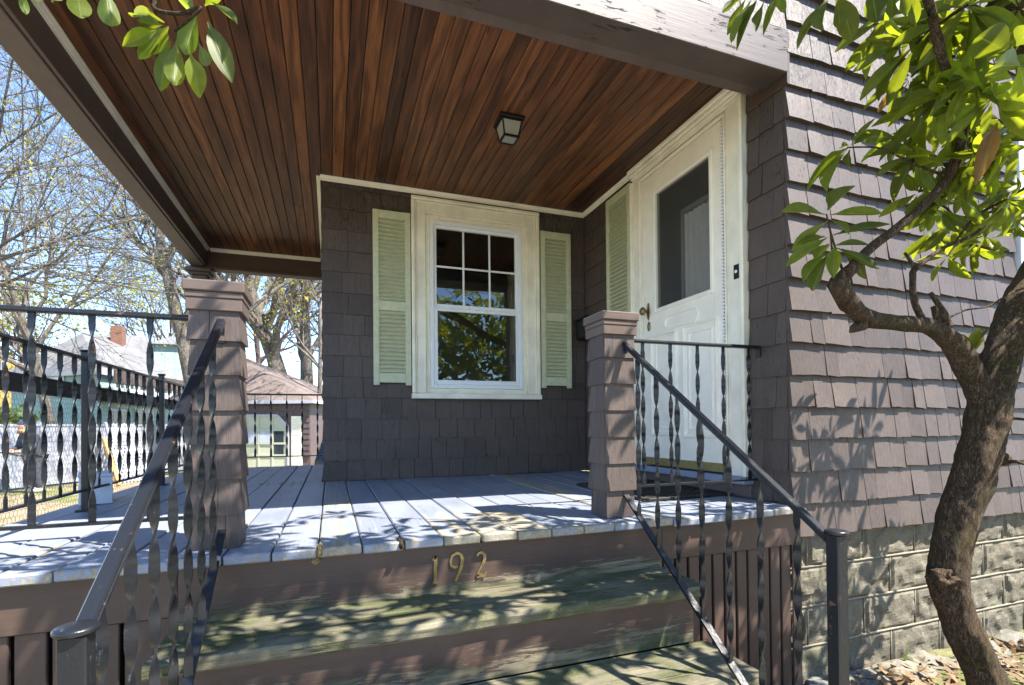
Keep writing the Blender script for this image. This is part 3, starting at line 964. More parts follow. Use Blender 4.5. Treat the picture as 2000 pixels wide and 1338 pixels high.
obj('knob_plate', kb, MT['brass'], door_o, True)
kb = MB()
lathe_x(kb, 3.195, 1.262, [(0.004, 0.010), (0.030, 0.008), (0.036, 0.016), (0.043, 0.026), (0.053, 0.031), (0.063, 0.027), (0.069, 0.016), (0.071, 0.0)], 20, xf)
obj('door_knob', kb, MT['brass'], door_o, True)
kb = MB()
lathe_x(kb, 3.190, 1.150, [(0, 0.021), (0.005, 0.020), (0.008, 0.012), (0.009, 0.0)], 20, xf, 0.9, 1.7)
obj('lock', kb, MT['brass'], door_o, True)
# casing: flat boards, mouldings, hinge rail with its row of knuckles
cs = MB()
cs.box(XD-0.030, XD+0.03, 2.262, 2.372, 0.117, 2.300, 0.003)
cs.box(XD-0.030, XD+0.03, 3.285, 3.378, 0.117, 2.300, 0.003)
cs.box(XD-0.0305, XD+0.03, 2.262, 3.378, 2.3005, 2.3935, 0.003)
casing = obj('door_casing', cs, MT['creamx'], house)
mo = MB()
for (ya, yb, h) in ((2.250, 2.274, 0.050), (2.276, 2.288, 0.040), (3.352, 3.364, 0.040), (3.366, 3.390, 0.050)):
    mo.box(XD-h, XD-0.0302, ya, yb, 0.117, 2.300, 0.005)
for (za, zb, h) in ((2.318, 2.330, 0.042), (2.333, 2.358, 0.056), (2.361, 2.3925, 0.070)):
    mo.box(XD-h, XD-0.0307, 2.250, 3.390, za, zb, 0.006)
obj('moulding', mo, MT['creamx'], casing)
jb = MB()
jb.box(XD-0.020, XD+0.03, 2.373, 2.400, 0.117, 2.299, 0.002)
jb.box(XD-0.026, XD+0.03, 2.403, 2.416, 0.117, 2.29, 0.002)
jb.box(XD-0.020, XD+0.03, 3.265, 3.284, 0.117, 2.299, 0.002)
jb.box(XD-0.034, XD+0.03, 2.417, 3.280, 2.266, 2.292, 0.009)
obj('jamb', jb, MT['creamx'], casing)
hg = MB()
for k in range(100):
    z = 0.14+k*0.0212
    hg.box(XD-0.027, XD+0.0, 2.419, 2.435, z, z+0.0125, 0.0)
obj('hinge', hg, MT['vinyl'], casing)
obj('door_sill', B(XD-0.075, XD+0.03, 2.235, 3.405, 0.078, 0.1165, 0.004), MT['sill'], casing)
obj('sill_riser', B(XD-0.022, XD+0.02, 2.24, 3.40, 0.001, 0.0775, 0.002), MT['browny'], casing)
# curtain hung behind the door glass
cu = MB()
nf = 60
for j in range(2):
    for i in range(nf+1):
        y = 2.46+0.40*i/nf
        cu.v.append((XD+0.048+0.012*math.sin(i*0.95+0.6*math.sin(i*0.33)), y, (0.5, 1.86)[j]))
for i in range(nf):
    cu.f.append((i, i+1, nf+2+i, nf+1+i))
obj('curtain', cu, MT['lace'], house, True)
cr = MB(); cr.box(XD+0.035, XD+0.06, 2.862, 2.885, 0.5, 1.90); cr.box(XD+0.035, XD+0.06, 2.44, 2.886, 1.87, 1.90); cr.box(XD+0.135, XD+0.16, 2.30, 2.44, 0.1, 2.3); cr.box(XD+0.135, XD+0.16, 2.89, 3.35, 0.1, 1.0)
obj('inner_door', cr, MT['room'], house)

# second window at the edge of the front wall
sw = MB()
sw.box(4.205, 4.300, YF-0.032, YF+0.05, 0.93, 2.40, 0.004); sw.box(5.20, 5.30, YF-0.032, YF+0.05, 0.93, 2.40, 0.004)
sw.box(4.3, 5.2, YF-0.03, YF+0.05, 2.29, 2.39, 0.004); sw.box(4.19, 5.32, YF-0.06, YF+0.05, 0.885, 0.929, 0.004)
sw.box(4.3, 4.345, YF-0.01, YF+0.05, 0.93, 2.29, 0.003); sw.box(5.155, 5.2, YF-0.01, YF+0.05, 0.93, 2.29, 0.003); sw.box(4.345, 5.155, YF-0.01, YF+0.05, 1.58, 1.63, 0.003)
w2 = obj('window', sw, MT['vinyl'], house)
obj('pane', B(4.345, 5.155, YF+0.02, YF+0.024, 0.93, 1.58), MT['glass'], w2)
obj('pane', B(4.345, 5.155, YF+0.03, YF+0.034, 1.63, 2.29), MT['glass'], w2)

# ------------------------------------------------------------------ porch
porch = thing('porch', (0.4, 4.0, GZ), 'covered porch with blue-grey floor boards and dark stained board ceiling', 'porch')
floor = obj('floor', B(-1.36, XD-0.03, 2.0, 6.15, -0.10, -0.034), MT['dark'], porch)
BW = 0.1487
for k in range(-10, 15):
    xa = 0.104+BW*k; xb = min(xa+BW, XD-0.002)
    if xb-xa < 0.02: continue
    rr = random.Random(300+k)
    ye = 6.18 if xb < XL+0.06 else YW-0.002
    if xa < XL < xb: ye = YW-0.002
    ys_ = 1.897+rr.uniform(-0.006, 0.008)
    dz = rr.uniform(-0.005, 0.0025)
    obj('board', B(xa+0.0026, xb-0.0026, ys_, ye, -0.0325+dz, dz, 0.0045), MT['deckworn' if 2 <= k <= 4 else 'deck'], floor)
    if xa < XL < xb:
        obj('board', B(xa+0.0025, XL-0.012, YW+0.001, 6.18, -0.0325, 0, 0.004), MT['deck'], floor)
# rotted floor edge between two boards
def lump(name, p, s, mat, parent, seed, sub=2):
    import bmesh
    bm = bmesh.new()
    bmesh.ops.create_icosphere(bm, subdivisions=sub, radius=1)
    for v in bm.verts:
        n_ = mnoise.noise(v.co*1.7+Vector((seed, 0, 0)))*0.45+mnoise.noise(v.co*4+Vector((0, seed, 0)))*0.2
        v.co = v.co*(1+n_)
        v.co = Vector((v.co.x*s[0], v.co.y*s[1], v.co.z*s[2]))+Vector(p)
    me = bpy.data.meshes.new(name); bm.to_mesh(me); bm.free()
    return obj(name, me, mat, parent)
lump('rotted_wood', (-0.040, 1.915, -0.008), (0.011, 0.045, 0.022), MT['rotten'], floor, 3, 3)
lump('rotted_wood', (0.243, 1.93, -0.012), (0.013, 0.05, 0.022), MT['bark'], floor, 9, 3)
lump('rotted_wood', (-0.052, 1.905, -0.045), (0.013, 0.008, 0.010), MT['rotten'], floor, 5, 3)

ceil = obj('ceiling', B(-1.26, XD, 2.2, 6.30, ZC+0.018, ZC+0.05), MT['dark'], porch)
CW = 0.0795
n = int((XD+1.25)/CW)+1
for k in range(n):
    xa = -1.25+CW*k; xb = min(xa+CW, XD+0.01)
    if xb-xa < 0.01: continue
    ye = 6.30 if xb < XL+0.08 else YW+0.01
    rr = random.Random(600+k)
    dz = rr.uniform(-0.0012, 0.0012)
    splits = [2.19, ye]
    if rr.random() < 0.25 and ye > 5: splits = [2.19, rr.uniform(3, 5.4), ye]
    for a, b_ in zip(splits[:-1], splits[1:]):
        obj('board', B(xa+0.0016, xb-0.0016, a, b_-0.0008, ZC+dz, ZC+0.0175, 0.0042), MT['ceiling'], ceil)
bm_ = MB()
bm_.box(-1.46, XD-0.012, 1.962, 2.115, 2.238, 2.4605, 0.004)
fb = obj('front_beam', bm_, wood_paint('peeling_beam_paint', (0.088, 0.068, 0.063), (0.040, 0.033, 0.030), 0.50, 'x'), porch)
obj('beam_strip', B(-1.25, XD-0.010, 2.1165, 2.205, 2.262, 2.42, 0.003), MT['browny'], porch)
obj('beam_end_block', B(XD-0.0115, XD+0.010, 1.970, 2.2, 2.19, 2.4605, 0.002), MT['brown'], porch)
sb = MB(); sb.box(-1.415, -1.285, 2.2055, 6.44, 2.185, 2.62, 0.004)
obj('side_beam', sb, MT['browny'], porch)
obj('beam_strip', B(-1.2845, -1.262, 2.2055, 6.30, 2.195, 2.42, 0.003), MT['browny'], porch)
obj('rear_beam', B(-1.2845, XL-0.01, 6.30, 6.44, 2.175, 2.62, 0.004), MT['brown'], porch)
obj('beam_strip', B(-1.2615, XL-0.01, 6.27, 6.2995, 2.165, 2.195, 0.003), MT['brown'], porch)
QP = [(0, 0), (0.030, 0), (0.029, -0.008), (0.023, -0.012), (0.018, -0.022), (0.008, -0.027), (0.006, -0.033), (0, -0.034)]
def trim(p0, p1, out):
    o_ = Vector(out)
    tm = MB().sweep([Vector(p0), Vector(p1)], QP, o_, Vector((0, 0, 1)))
    return obj('ceiling_trim', tm, MT['creamx'], porch)
zt = ZC-0.0015
trim((XL-0.012, YW-0.012, zt), (XD-0.013, YW-0.012, zt), (0, -1, 0))
trim((XD-0.012, YW-0.043, zt), (XD-0.012, 3.391, zt), (-1, 0, 0))
trim((-1.2615, 2.21, zt), (-1.2615, 6.29, zt), (1, 0, 0))
trim((-1.23, 6.2985, zt), (XL-0.045, 6.2985, zt), (0, -1, 0))
trim((XL-0.012, YW-0.012, zt), (XL-0.012, 6.265, zt), (-1, 0, 0))
obj('corner_board', B(XL-0.022, XL-0.0002, YW-0.014, YW+0.01, 0.002, 2.355, 0.003), MT['cream'], porch) if False else None
# edge boards, riser with the house number, slatted skirt
obj('fascia', B(1.405, XD-0.006, 1.932, 1.958, -0.192, -0.0345, 0.003), MT['brown'], porch)
obj('fascia', B(-1.37, -0.475, 1.932, 1.958, -0.192, -0.0345, 0.003), MT['brown'], porch)
obj('riser', B(-0.4745, 1.4045, 1.930, 1.956, -0.26, -0.0345, 0.003), MT['riser'], porch)
sl = 0.0705
for k in range(-2, 9):
    xa = 1.557+sl*k
    obj('slat', B(xa+0.007, min(xa+sl-0.006, XD-0.01), 1.945, 1.965, GZ+0.02, -0.1935, 0.003), MT['brownz'], porch)
for k in range(10):
    xa = -1.37+0.0925*k
    obj('slat', B(xa+0.006, xa+0.0925-0.008, 1.945, 1.965, GZ+0.02, -0.1935, 0.003), MT['brownz'], porch)
obj('corner_post', B(XD-0.06, XD-0.006, 1.9355, 1.9435, GZ, -0.194, 0.002), MT['brownz'], porch)
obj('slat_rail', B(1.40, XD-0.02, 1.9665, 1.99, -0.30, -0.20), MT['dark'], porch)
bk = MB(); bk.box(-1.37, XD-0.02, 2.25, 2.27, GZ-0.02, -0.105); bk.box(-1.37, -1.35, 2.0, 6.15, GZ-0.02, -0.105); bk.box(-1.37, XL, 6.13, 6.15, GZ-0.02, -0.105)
obj('shade_backing', bk, MT['dark'], porch)  # near-black sheets standing in for the shade behind the slats

# rear post carrying the roof corner
pp = thing('porch_post', (-1.33, 6.33, 0), 'brown square post carrying the far corner of the porch roof', 'post')
obj('shaft', B(-1.405, -1.265, 6.29, 6.43, 0, 2.09, 0.004), MT['brownz'], pp)
obj('capital', B(-1.435, -1.235, 6.26, 6.46, 2.0905, 2.12, 0.004), MT['brown'], pp)
obj('capital', B(-1.46, -1.21, 6.235, 6.485, 2.1205, 2.164, 0.006), MT['brown'], pp)

# ------------------------------------------------------------------ steps
steps = thing('porch_steps', (0.46, 1.5, GZ), 'mossy weathered wooden steps up to the porch', 'steps')
def board_wear(x0, x1, y0, y1, z0, z1, seed):
    """tread with a slightly rounded, uneven nosing"""
    mb = MB(); N = 24
    prof = [(y1, z0), (y0+0.006, z0), (y0, z0+0.008), (y0-0.001, z1-0.012), (y0+0.005, z1-0.003), (y0+0.014, z1), (y0+0.10, z1-0.001), (y0+0.2, z1-0.001), (y1, z1)]
    k = len(prof)
    for i in range(N+1):
        x = x0+(x1-x0)*i/N
        for (y, z) in prof:
            e = mnoise.noise(Vector((x*3, y*3, seed)))*0.006+mnoise.noise(Vector((x*17, y*9, seed+4)))*0.002
            mb.v.append((x, y+(e if y < y0+0.05 else 0), z+(e*0.6 if z > z0+0.01 else e*0.5)))
    for i in range(N):
        for j in range(k):
            j2 = (j+1) % k
            mb.f.append((i*k+j, i*k+j2, (i+1)*k+j2, (i+1)*k+j))
    mb.f.append(tuple(range(k))); mb.f.append(tuple(N*k+j for j in range(k-1, -1, -1)))
    return mb
obj('tread', board_wear(-0.485, 1.392, 1.632, 1.9285, -0.261, -0.216, 1), MT['step'], steps)
obj('tread', board_wear(-0.485, 1.402, 1.352, 1.652, -0.486, -0.441, 2), MT['step'], steps)
obj('tread', board_wear(-0.485, 1.402, 1.072, 1.372, -0.711, -0.666, 3), MT['step'], steps)
obj('riser', B(-0.45, 1.350, 1.660, 1.682, -0.4405, -0.262, 0.002), MT['riser2'], steps)
obj('riser', B(-0.45, 1.350, 1.380, 1.402, -0.6655, -0.487, 0.002), MT['riser2'], steps)
obj('riser', B(-0.45, 1.350, 1.100, 1.122, GZ, -0.712, 0.002), MT['riser2'], steps)
for (xa, xb) in ((-0.475, -0.452), (1.352, 1.376)):
    poly = [(1.925, -0.262), (1.69, -0.262), (1.69, -0.487), (1.41, -0.487), (1.41, -0.712), (1.13, -0.712), (1.13, GZ), (1.925, GZ)]
    mb = MB()
    n = len(poly)
    mb.add([(xa, y, z) for y, z in poly]+[(xb, y, z) for y, z in poly],
           [(0, 1, 7), (1, 2, 7), (2, 3, 5, 6, 7), (3, 4, 5)]+[(n, n+7, n+1), (n+1, n+7, n+2), (n+2, n+7, n+6, n+5, n+3), (n+3, n+5, n+4)]+[(k, (k+1) % n, (k+1) % n+n, k+n) for k in range(n)])
    obj('stringer', mb, MT['brownz'], steps)

# ------------------------------------------------------------------ shingled pillars
def pillar(xc, yc, label, seed):
    t = thing('porch_pillar', (xc, yc, 0), label, 'pillar', 'shingled pillars at the top of the steps')
    rr = random.Random(seed)
    obj('core', B(xc-0.062, xc+0.062, yc-0.062, yc+0.062, 0.001, 0.87), MT['brownz'], t)
    HC = 0.1215
    for i in range(7):
        zb = 0.001+HC*i; zt_ = zb+HC+0.012
        a = 0.083 if i else 0.074
        b_ = 0.0735 if i else 0.0705
        a += rr.uniform(-0.0015, 0.0015)
        for f in range(4):
            ang = f*math.pi/2
            nn = Vector((math.sin(ang), -math.cos(ang), 0)); tt = Vector((math.cos(ang), math.sin(ang), 0))
            ha = a if f % 2 == 0 else a-0.0125
            hb = b_ if f % 2 == 0 else b_-0.0125
            cuts = [-1, 1] if rr.random() < 0.4 else [-1, rr.uniform(-0.5, 0.5), 1]
            for c0, c1 in zip(cuts[:-1], cuts[1:]):
                g0 = 0.0008 if c0 > -1 else 0; g1 = 0.0008 if c1 < 1 else 0
                mb = MB()
                dz = rr.uniform(-0.002, 0.002)
                V = []
                for (h_, z, off, th) in ((ha, zb+(dz if i else 0), a, 0.012), (hb, zt_, b_, 0.006)):
                    for d in (off, off-th):
                        for s_, g in ((c0, g0), (c1, -g1)):
                            p = Vector((xc, yc, z))+nn*d+tt*(s_*h_+g)
                            V.append(p)
                mb.convex(V, [(0, 1, 3, 2), (4, 5, 7, 6), (0, 1, 5, 4), (2, 3, 7, 6), (0, 2, 6, 4), (1, 3, 7, 5)])
                obj('shingle', mb, MT['shingle'], t)
    zc = 0.001+HC*7
    def sq(h, z0, z1, c): return B(xc-h, xc+h, yc-h, yc+h, z0, z1, c)
    obj('cap_moulding', sq(0.0865, zc-0.018, zc+0.024, 0.002), MT['browncap'], t)
    obj('cap_moulding', sq(0.0895, zc+0.0245, zc+0.046, 0.003), MT['browncap'], t)
    obj('cap', sq(0.0955, zc+0.0465, zc+0.085, 0.004), MT['browncap'], t)
    return t
MT['browncap'] = wood_paint('brown_cap_paint', (0.104, 0.076, 0.064), (0.30, 0.26, 0.22), 0.10, 'x')
pillar(-0.380, 2.083, 'shingled brown pillar between front railing and steps', 11)
pillar(1.243, 2.083, 'shingled brown pillar in front of the white door', 12)

# ------------------------------------------------------------------ iron railings
def twist_mesh(L, pitch=0.128, W=0.0105, T=0.0028, flat=0.035, ph=0.0):
    mb = MB(); N = max(10, int(L/0.007))
    cs_ = [(-W, -T), (W, -T), (W, T), (-W, T)]
    for j in range(4):
        b0 = len(mb.v)
        for i in range(N+1):
            z = L*i/N
            s_ = min(max(z-flat, 0), L-2*flat)
            a = math.pi*s_/pitch+ph
            for (x, y) in (cs_[j], cs_[(j+1) % 4]):
                mb.v.append((x*math.cos(a)-y*math.sin(a), x*math.sin(a)+y*math.cos(a), z))
        mb.f += [(b0+2*i, b0+2*i+1, b0+2*i+3, b0+2*i+2) for i in range(N)]
    me = mb.mesh('baluster', True); me.materials.append(MT['iron'])
    return me
RP = [(0.78*a, b_) for a, b_ in [(-0.020, -0.006), (-0.016, -0.010), (0.016, -0.010), (0.020, -0.006), (0.020, -0.001), (0.017, 0.001), (0.017, 0.004), (0.013, 0.0075), (-0.013, 0.0075), (-0.017, 0.004), (-0.017, 0.001), (-0.020, -0.001)]]
LP = [(-0.013, -0.005), (0.013, -0.005), (0.013, 0.005), (-0.013, 0.005)]
def rail_bar(p0, p1, prof, name, parent, sag=0.0):
    p0 = Vector(p0); p1 = Vector(p1)
    d = (p1-p0).normalized()
    side = d.cross(Vector((0, 0, 1))).normalized()
    up = side.cross(d)
    return obj(name, MB().sweep([p0+(p1-p0)*k/6 for k in range(7)], prof, side, up), MT['iron'], parent)
BAL7 = {}
def bal(x, y, z0, z1, ang, parent):
    key = round((z1-z0)*50)
    if key not in BAL7: BAL7[key] = twist_mesh(key/50)
    obj('baluster', BAL7[key], None, parent, Mw=Matrix.Translation((x, y, z0)) @ Matrix.Rotation(ang, 4, 'Z') @ Matrix.Diagonal((1, 1, (z1-z0)/(key/50), 1)))
def newel(x, y, z0, z1, parent, h=0.0185, cap=0.029):
    mb = MB(); mb.box(x-h, x+h, y-h, y+h, z0, z1, 0.003)
    o = obj('newel_post', mb, MT['iron'], parent)
    cm = MB()
    V = []; n = 24
    for (r, z) in ((cap*0.9, z1), (cap, z1+0.003), (cap, z1+0.007), (cap*0.9, z1+0.010), (0.001, z1+0.012)):
        for k in range(n):
            a = 2*math.pi*k/n
            V.append((x+math.cos(a)*r, y+math.sin(a)*r, z))
    cm.add(V, [(i*n+k, i*n+(k+1) % n, (i+1)*n+(k+1) % n, (i+1)*n+k) for i in range(4) for k in range(n)]+[tuple(range(n-1, -1, -1))])
    obj('cap', cm, MT['iron'], o, True)
    return o
GR = 'black twisted iron railings'
r_ = thing('stair_railing', (1.27, 1.5, GZ), 'black iron stair railing below the door, with a bare newel post', 'railing', GR)
rail_bar((1.27, 2.045, 0.820), (1.27, 1.00, 0.106), RP, 'top_rail', r_)
rail_bar((1.27, 2.008, 0.100), (1.27, 1.02, -0.662), LP, 'bottom_rail', r_)
newel(1.27, 0.985, GZ, 0.125, r_)
for k in range(7):
    y = 1.905-0.133*k
    bal(1.27, y, 0.10-0.771*(2.008-y)+0.004, 0.820-0.683*(2.045-y)-0.010, 0.3, r_)
obj('bracket', B(1.258, 1.282, 2.0, 2.012, 0.75, 0.80, 0.001), MT['iron'], r_)
r_ = thing('stair_railing', (-0.36, 1.5, GZ), 'black iron stair railing beside the pillar with the front railing, ending at a flat-capped newel', 'railing', GR)
rail_bar((-0.36, 2.005, 0.800), (-0.36, 0.955, 0.115), RP, 'top_rail', r_)
rail_bar((-0.36, 2.013, 0.066), (-0.36, 0.955, -0.655), LP, 'bottom_rail', r_)
newel(-0.36, 0.935, GZ, 0.120, r_)
for y in (1.864, 1.71, 1.565, 1.428, 1.29, 1.153, 1.02):
    bal(-0.36, y, 0.066-0.681*(2.013-y)+0.004, 0.800-0.652*(2.005-y)-0.010, 0.25, r_)
obj('bracket', B(-0.372, -0.348, 2.0, 2.012, 0.72, 0.78, 0.001), MT['iron'], r_)
r_ = thing('front_railing', (-0.85, 2.1, 0), 'black iron railing running left from the pillar along the porch front', 'railing', GR)
rail_bar((-0.472, 2.1, 0.822), (-1.22, 2.1, 0.822), RP, 'top_rail', r_)
rail_bar((-0.460, 2.1, 0.105), (-1.22, 2.1, 0.105), LP, 'bottom_rail', r_)
for x in (-1.09, -0.927, -0.764, -0.597):
    bal(x, 2.1, 0.109, 0.813, 0.0, r_)
newel(-1.2, 2.1, 0.001, 0.85, r_, 0.017, 0.028)
r_ = thing('side_railing', (-1.2, 4, 0), 'long black iron railing along the open side of the porch', 'railing', GR)
rail_bar((-1.2, 2.118, 0.792), (-1.2, 6.02, 0.792), RP, 'top_rail', r_)
rail_bar((-1.2, 2.118, 0.112), (-1.2, 6.02, 0.112), LP, 'bottom_rail', r_)
py = [3.225, 4.48, 6.03]
for y in py: newel(-1.2, y, 0.001, 0.828, r_, 0.0165, 0.027)
y = 2.25
while y < 5.98:
    if all(abs(y-p) > 0.06 for p in py): bal(-1.2, y, 0.116, 0.783, math.pi/2, r_)
    y += 0.142
for y in py[:2]: obj('post_foot', B(-1.235, -1.165, y-0.035, y+0.035, 0.001, 0.012, 0.002), MT['iron'], r_)
r_ = thing('landing_railing', (1.8, 2.18, 0), 'short black iron railing between the pillar and house corner, in front of the door', 'railing', GR)
rail_bar((1.318, 2.18, 0.845), (2.238, 2.18, 0.845), RP, 'top_rail', r_)
rail_bar((1.322, 2.18, 0.114), (2.238, 2.18, 0.114), LP, 'bottom_rail', r_)
for x in (1.484, 1.651, 1.822, 1.991, 2.165):
    bal(x, 2.18, 0.118, 0.836, 0.0, r_)
obj('bracket', B(2.2305, 2.238, 2.165, 2.195, 0.79, 0.834, 0.001), MT['iron'], r_)
r_ = thing('rear_railing', (-0.6, 6.06, 0), 'black iron railing across the far end of the porch', 'railing', GR)
rail_bar((-1.185, 6.06, 0.79), (XL-0.01, 6.06, 0.79), RP, 'top_rail', r_)
rail_bar((-1.185, 6.06, 0.112), (XL-0.01, 6.06, 0.112), LP, 'bottom_rail', r_)
for u in (405, 436, 467, 498, 529, 560, 590, 620):
    bal(atY(u, 800, 6.06).x, 6.06, 0.116, 0.781, 0.0, r_)

# ------------------------------------------------------------------ small fittings
hn = thing('house_number', (0.47, 1.93, -0.13), 'tarnished brass house number 192 on the top riser', 'house number')
def digit(strokes, u, vt, vb, slant=0.0):
    a = atY(u, vt, 1.9285); b_ = atY(u, vb, 1.9285)
    H = a.z-b_.z
    mb = MB()
    for st in strokes:
        n_ = len(st)
        V = []
        for i, (x, z, wd) in enumerate(st):
            p = Vector((x, 0, z)); q0 = Vector((st[max(0, i-1)][0], 0, st[max(0, i-1)][1])); q1 = Vector((st[min(n_-1, i+1)][0], 0, st[min(n_-1, i+1)][1]))
            d = (q1-q0).normalized(); s_ = Vector((d.z, 0, -d.x))*wd
            for sg in (-1, 1):
                for y in (1.9285, 1.9235):
                    q = p+s_*sg
                    V.append((b_.x+(q.x+slant*(q.z-0.5))*H, y, b_.z+q.z*H))
        Fs = []
        for i in range(n_-1):
            o = i*4
            Fs += [(o+1, o+3, o+7, o+5), (o, o+1, o+5, o+4), (o+3, o+2, o+6, o+7)]
        Fs += [(0, 2, 3, 1), (4*(n_-1), 4*(n_-1)+1, 4*(n_-1)+3, 4*(n_-1)+2)]
        mb.add(V, Fs)
    obj('digit', mb, MT['brass'], hn)
digit([[(-0.09, 0.86, 0.02), (0.0, 0.93, 0.05), (0.02, 1.0, 0.06), (0.01, 0.5, 0.065), (-0.0, 0.1, 0.06), (-0.02, 0.0, 0.09)]], 850, 1086, 1139)
nine = [(0.03, 0.52, 0.03), (-0.08, 0.48, 0.05), (-0.19, 0.56, 0.05), (-0.22, 0.72, 0.045), (-0.16, 0.90, 0.05), (0.0, 0.99, 0.05), (0.15, 0.92, 0.055), (0.21, 0.75, 0.06), (0.17, 0.5, 0.06), (0.08, 0.25, 0.06), (-0.01, 0.08, 0.055), (-0.06, 0.0, 0.03)]
digit([nine], 892, 1079, 1134)
two = [(-0.16, 0.88, 0.04), (-0.08, 0.97, 0.05), (0.05, 0.98, 0.055), (0.16, 0.88, 0.06), (0.15, 0.70, 0.06), (0.05, 0.48, 0.05), (-0.08, 0.28, 0.045), (-0.15, 0.08, 0.05)]
digit([two, [(-0.17, 0.06, 0.06), (0.0, 0.10, 0.07), (0.12, 0.06, 0.07), (0.22, 0.20, 0.03)]], 939, 1078, 1128)

lt = thing('ceiling_light', (1.093, 3.058, ZC), 'square black lantern light with frosted panes on the porch ceiling', 'light')
lx, ly = 1.093, 3.058
obj('base_plate', B(lx-0.082, lx+0.082, ly-0.082, ly+0.082, ZC-0.022, ZC-0.0015, 0.004), MT['black'], lt)
fr = MB()
tp, bt_, zt2, zb2 = 0.066, 0.047, ZC-0.024, ZC-0.125
def lerp(a, b_, f): return a+(b_-a)*f
for sx in (-1, 1):
    for sy in (-1, 1):
        fr.tube([(lx+sx*tp, ly+sy*tp, zt2), (lx+sx*bt_, ly+sy*bt_, zb2)], 0.006, 4)
for (h, z) in ((tp, zt2-0.004), (bt_, zb2)):
    fr.box(lx-h-0.006, lx+h+0.006, ly-h-0.007, ly-h+0.005, z-0.006, z+0.006); fr.box(lx-h-0.006, lx+h+0.006, ly+h-0.005, ly+h+0.007, z-0.006, z+0.006)
    fr.box(lx-h-0.007, lx-h+0.005, ly-h+0.005, ly+h-0.005, z-0.006, z+0.006); fr.box(lx+h-0.005, lx+h+0.007, ly-h+0.005, ly+h-0.005, z-0.006, z+0.006)
obj('frame', fr, MT['black'], lt)
for k in range(4):
    a = k*math.pi/2
    c_, s_ = math.cos(a), math.sin(a)
    V = []
    for (h, z) in ((tp, zt2), (bt_, zb2)):
        for t_ in (-1, 1):
            x, y = h, t_*h
            V.append((lx+x*c_-y*s_, ly+x*s_+y*c_, z))
    mb = MB(); mb.add(V, [(0, 1, 3, 2)]); obj('pane', mb, MT['frost'], lt)
mb = MB(); mb.add([(lx-bt_, ly-bt_, zb2), (lx+bt_, ly-bt_, zb2), (lx+bt_, ly+bt_, zb2), (lx-bt_, ly+bt_, zb2)], [(0, 1, 2, 3)])
obj('pane', mb, MT['frost'], lt)

db = thing('doorbell', (XD, 2.30, 1.30), 'small dark doorbell plate on the door casing', 'doorbell')
obj('plate', B(XD-0.036, XD-0.0305, 2.293, 2.332, 1.262, 1.345, 0.002), MT['black'], db)
kb = MB(); lathe_x(kb, 2.3125, 1.304, [(0, 0.010), (0.004, 0.009), (0.006, 0.004), (0.0065, 0)], 14, XD-0.036)
obj('button', kb, MT['vinyl'], db, True)
mbx = thing('mailbox', (XD, 4.05, 1.3), 'black wall mailbox in the inside corner behind the pillar', 'mailbox')
obj('box', B(XD-0.13, XD-0.014, 3.98, 4.16, 1.20, 1.40, 0.01), MT['black'], mbx)
mb = MB(); mb.box(-0.01, 0.145, -0.1, 0.1, -0.006, 0.006, 0.002, TR((XD-0.014, 4.07, 1.402)) @ Matrix.Rotation(math.pi, 4, 'Z') @ Matrix.Rotation(0.2, 4, 'Y'))
obj('lid', mb, MT['black'], mbx)
mat = thing('door_mat', (1.95, 2.8, 0), 'black rubber lattice mat in front of the door', 'mat')
mm = MB(); mx0, mx1, my0, my1 = 1.62, 2.21, 2.36, 3.20
for (a, b_, c, d) in ((mx0, mx1, my0, my0+0.03), (mx0, mx1, my1-0.03, my1), (mx0, mx0+0.03, my0+0.03, my1-0.03), (mx1-0.03, mx1, my0+0.03, my1-0.03)):
    mm.box(a, b_, c, d, 0.003, 0.017, 0.003)
obj('border', mm, MT['rubber'], mat)
mm = MB()
for k in range(-12, 14):
    for sg in (-1, 1):
        pts = []
        for i in range(40):
            x = mx0+0.03+(mx1-mx0-0.06)*i/39
            y = (my0+my1)/2+k*0.07+sg*(x-(mx0+mx1)/2)*0.8
            if my0+0.02 < y < my1-0.02: pts.append((x, y, 0.009))
        if len(pts) > 1: mm.tube([pts[0], pts[-1]], 0.006, 5)
obj('lattice', mm, MT['rubber'], mat)
cb = thing('cigarette_butt', atz(1130, 1122, -0.212), 'cigarette butt lying at the back of the top tread', 'cigarette butt')
p = atz(1130, 1122, -0.212)
obj('filter', MB().tube([p, p+Vector((0.028, 0.004, 0))], 0.0038, 8), MT['butt'], cb, True)
obj('paper', MB().tube([p+Vector((0.0281, 0.004, 0)), p+Vector((0.036, 0.005, 0))], 0.0036, 8), MT['vinyl'], cb, True)
# ------------------------------------------------------------------ rhododendron
LFM = []
def leaf_mesh(seed, droop, fold, twist):
    rr = random.Random(seed)
    mb = MB(); mb.uv = []
    NL, NA = 7, 4
    pw = rr.uniform(0.98, 1.15)
    for j in range(NL+1):
        t = j/NL
        if t < 0.10: wd = 0.035
        else:
            q = (t-0.10)/0.90
            wd = max(0.012, 0.5*(math.sin(math.pi*min(0.999, q**pw)))**0.66)
        if j == NL: wd = 0.05
        zc = -droop*t*t
        for i in range(NA+1):
            a = (i/NA-0.5)*2
            x = a*wd
            z = zc+fold*abs(a)*wd+twist*a*wd*(t-0.5)+0.012*math.sin(7*t+seed)*a*wd*4
            mb.v.append((x, t*(1-0.25*droop*t), z))
            mb.uv.append((0.5+a*0.5, t))
    for j in range(NL):
        for i in range(NA):
            q = j*(NA+1)+i
            mb.f.append((q, q+1, q+NA+2, q+NA+1))
    return mb
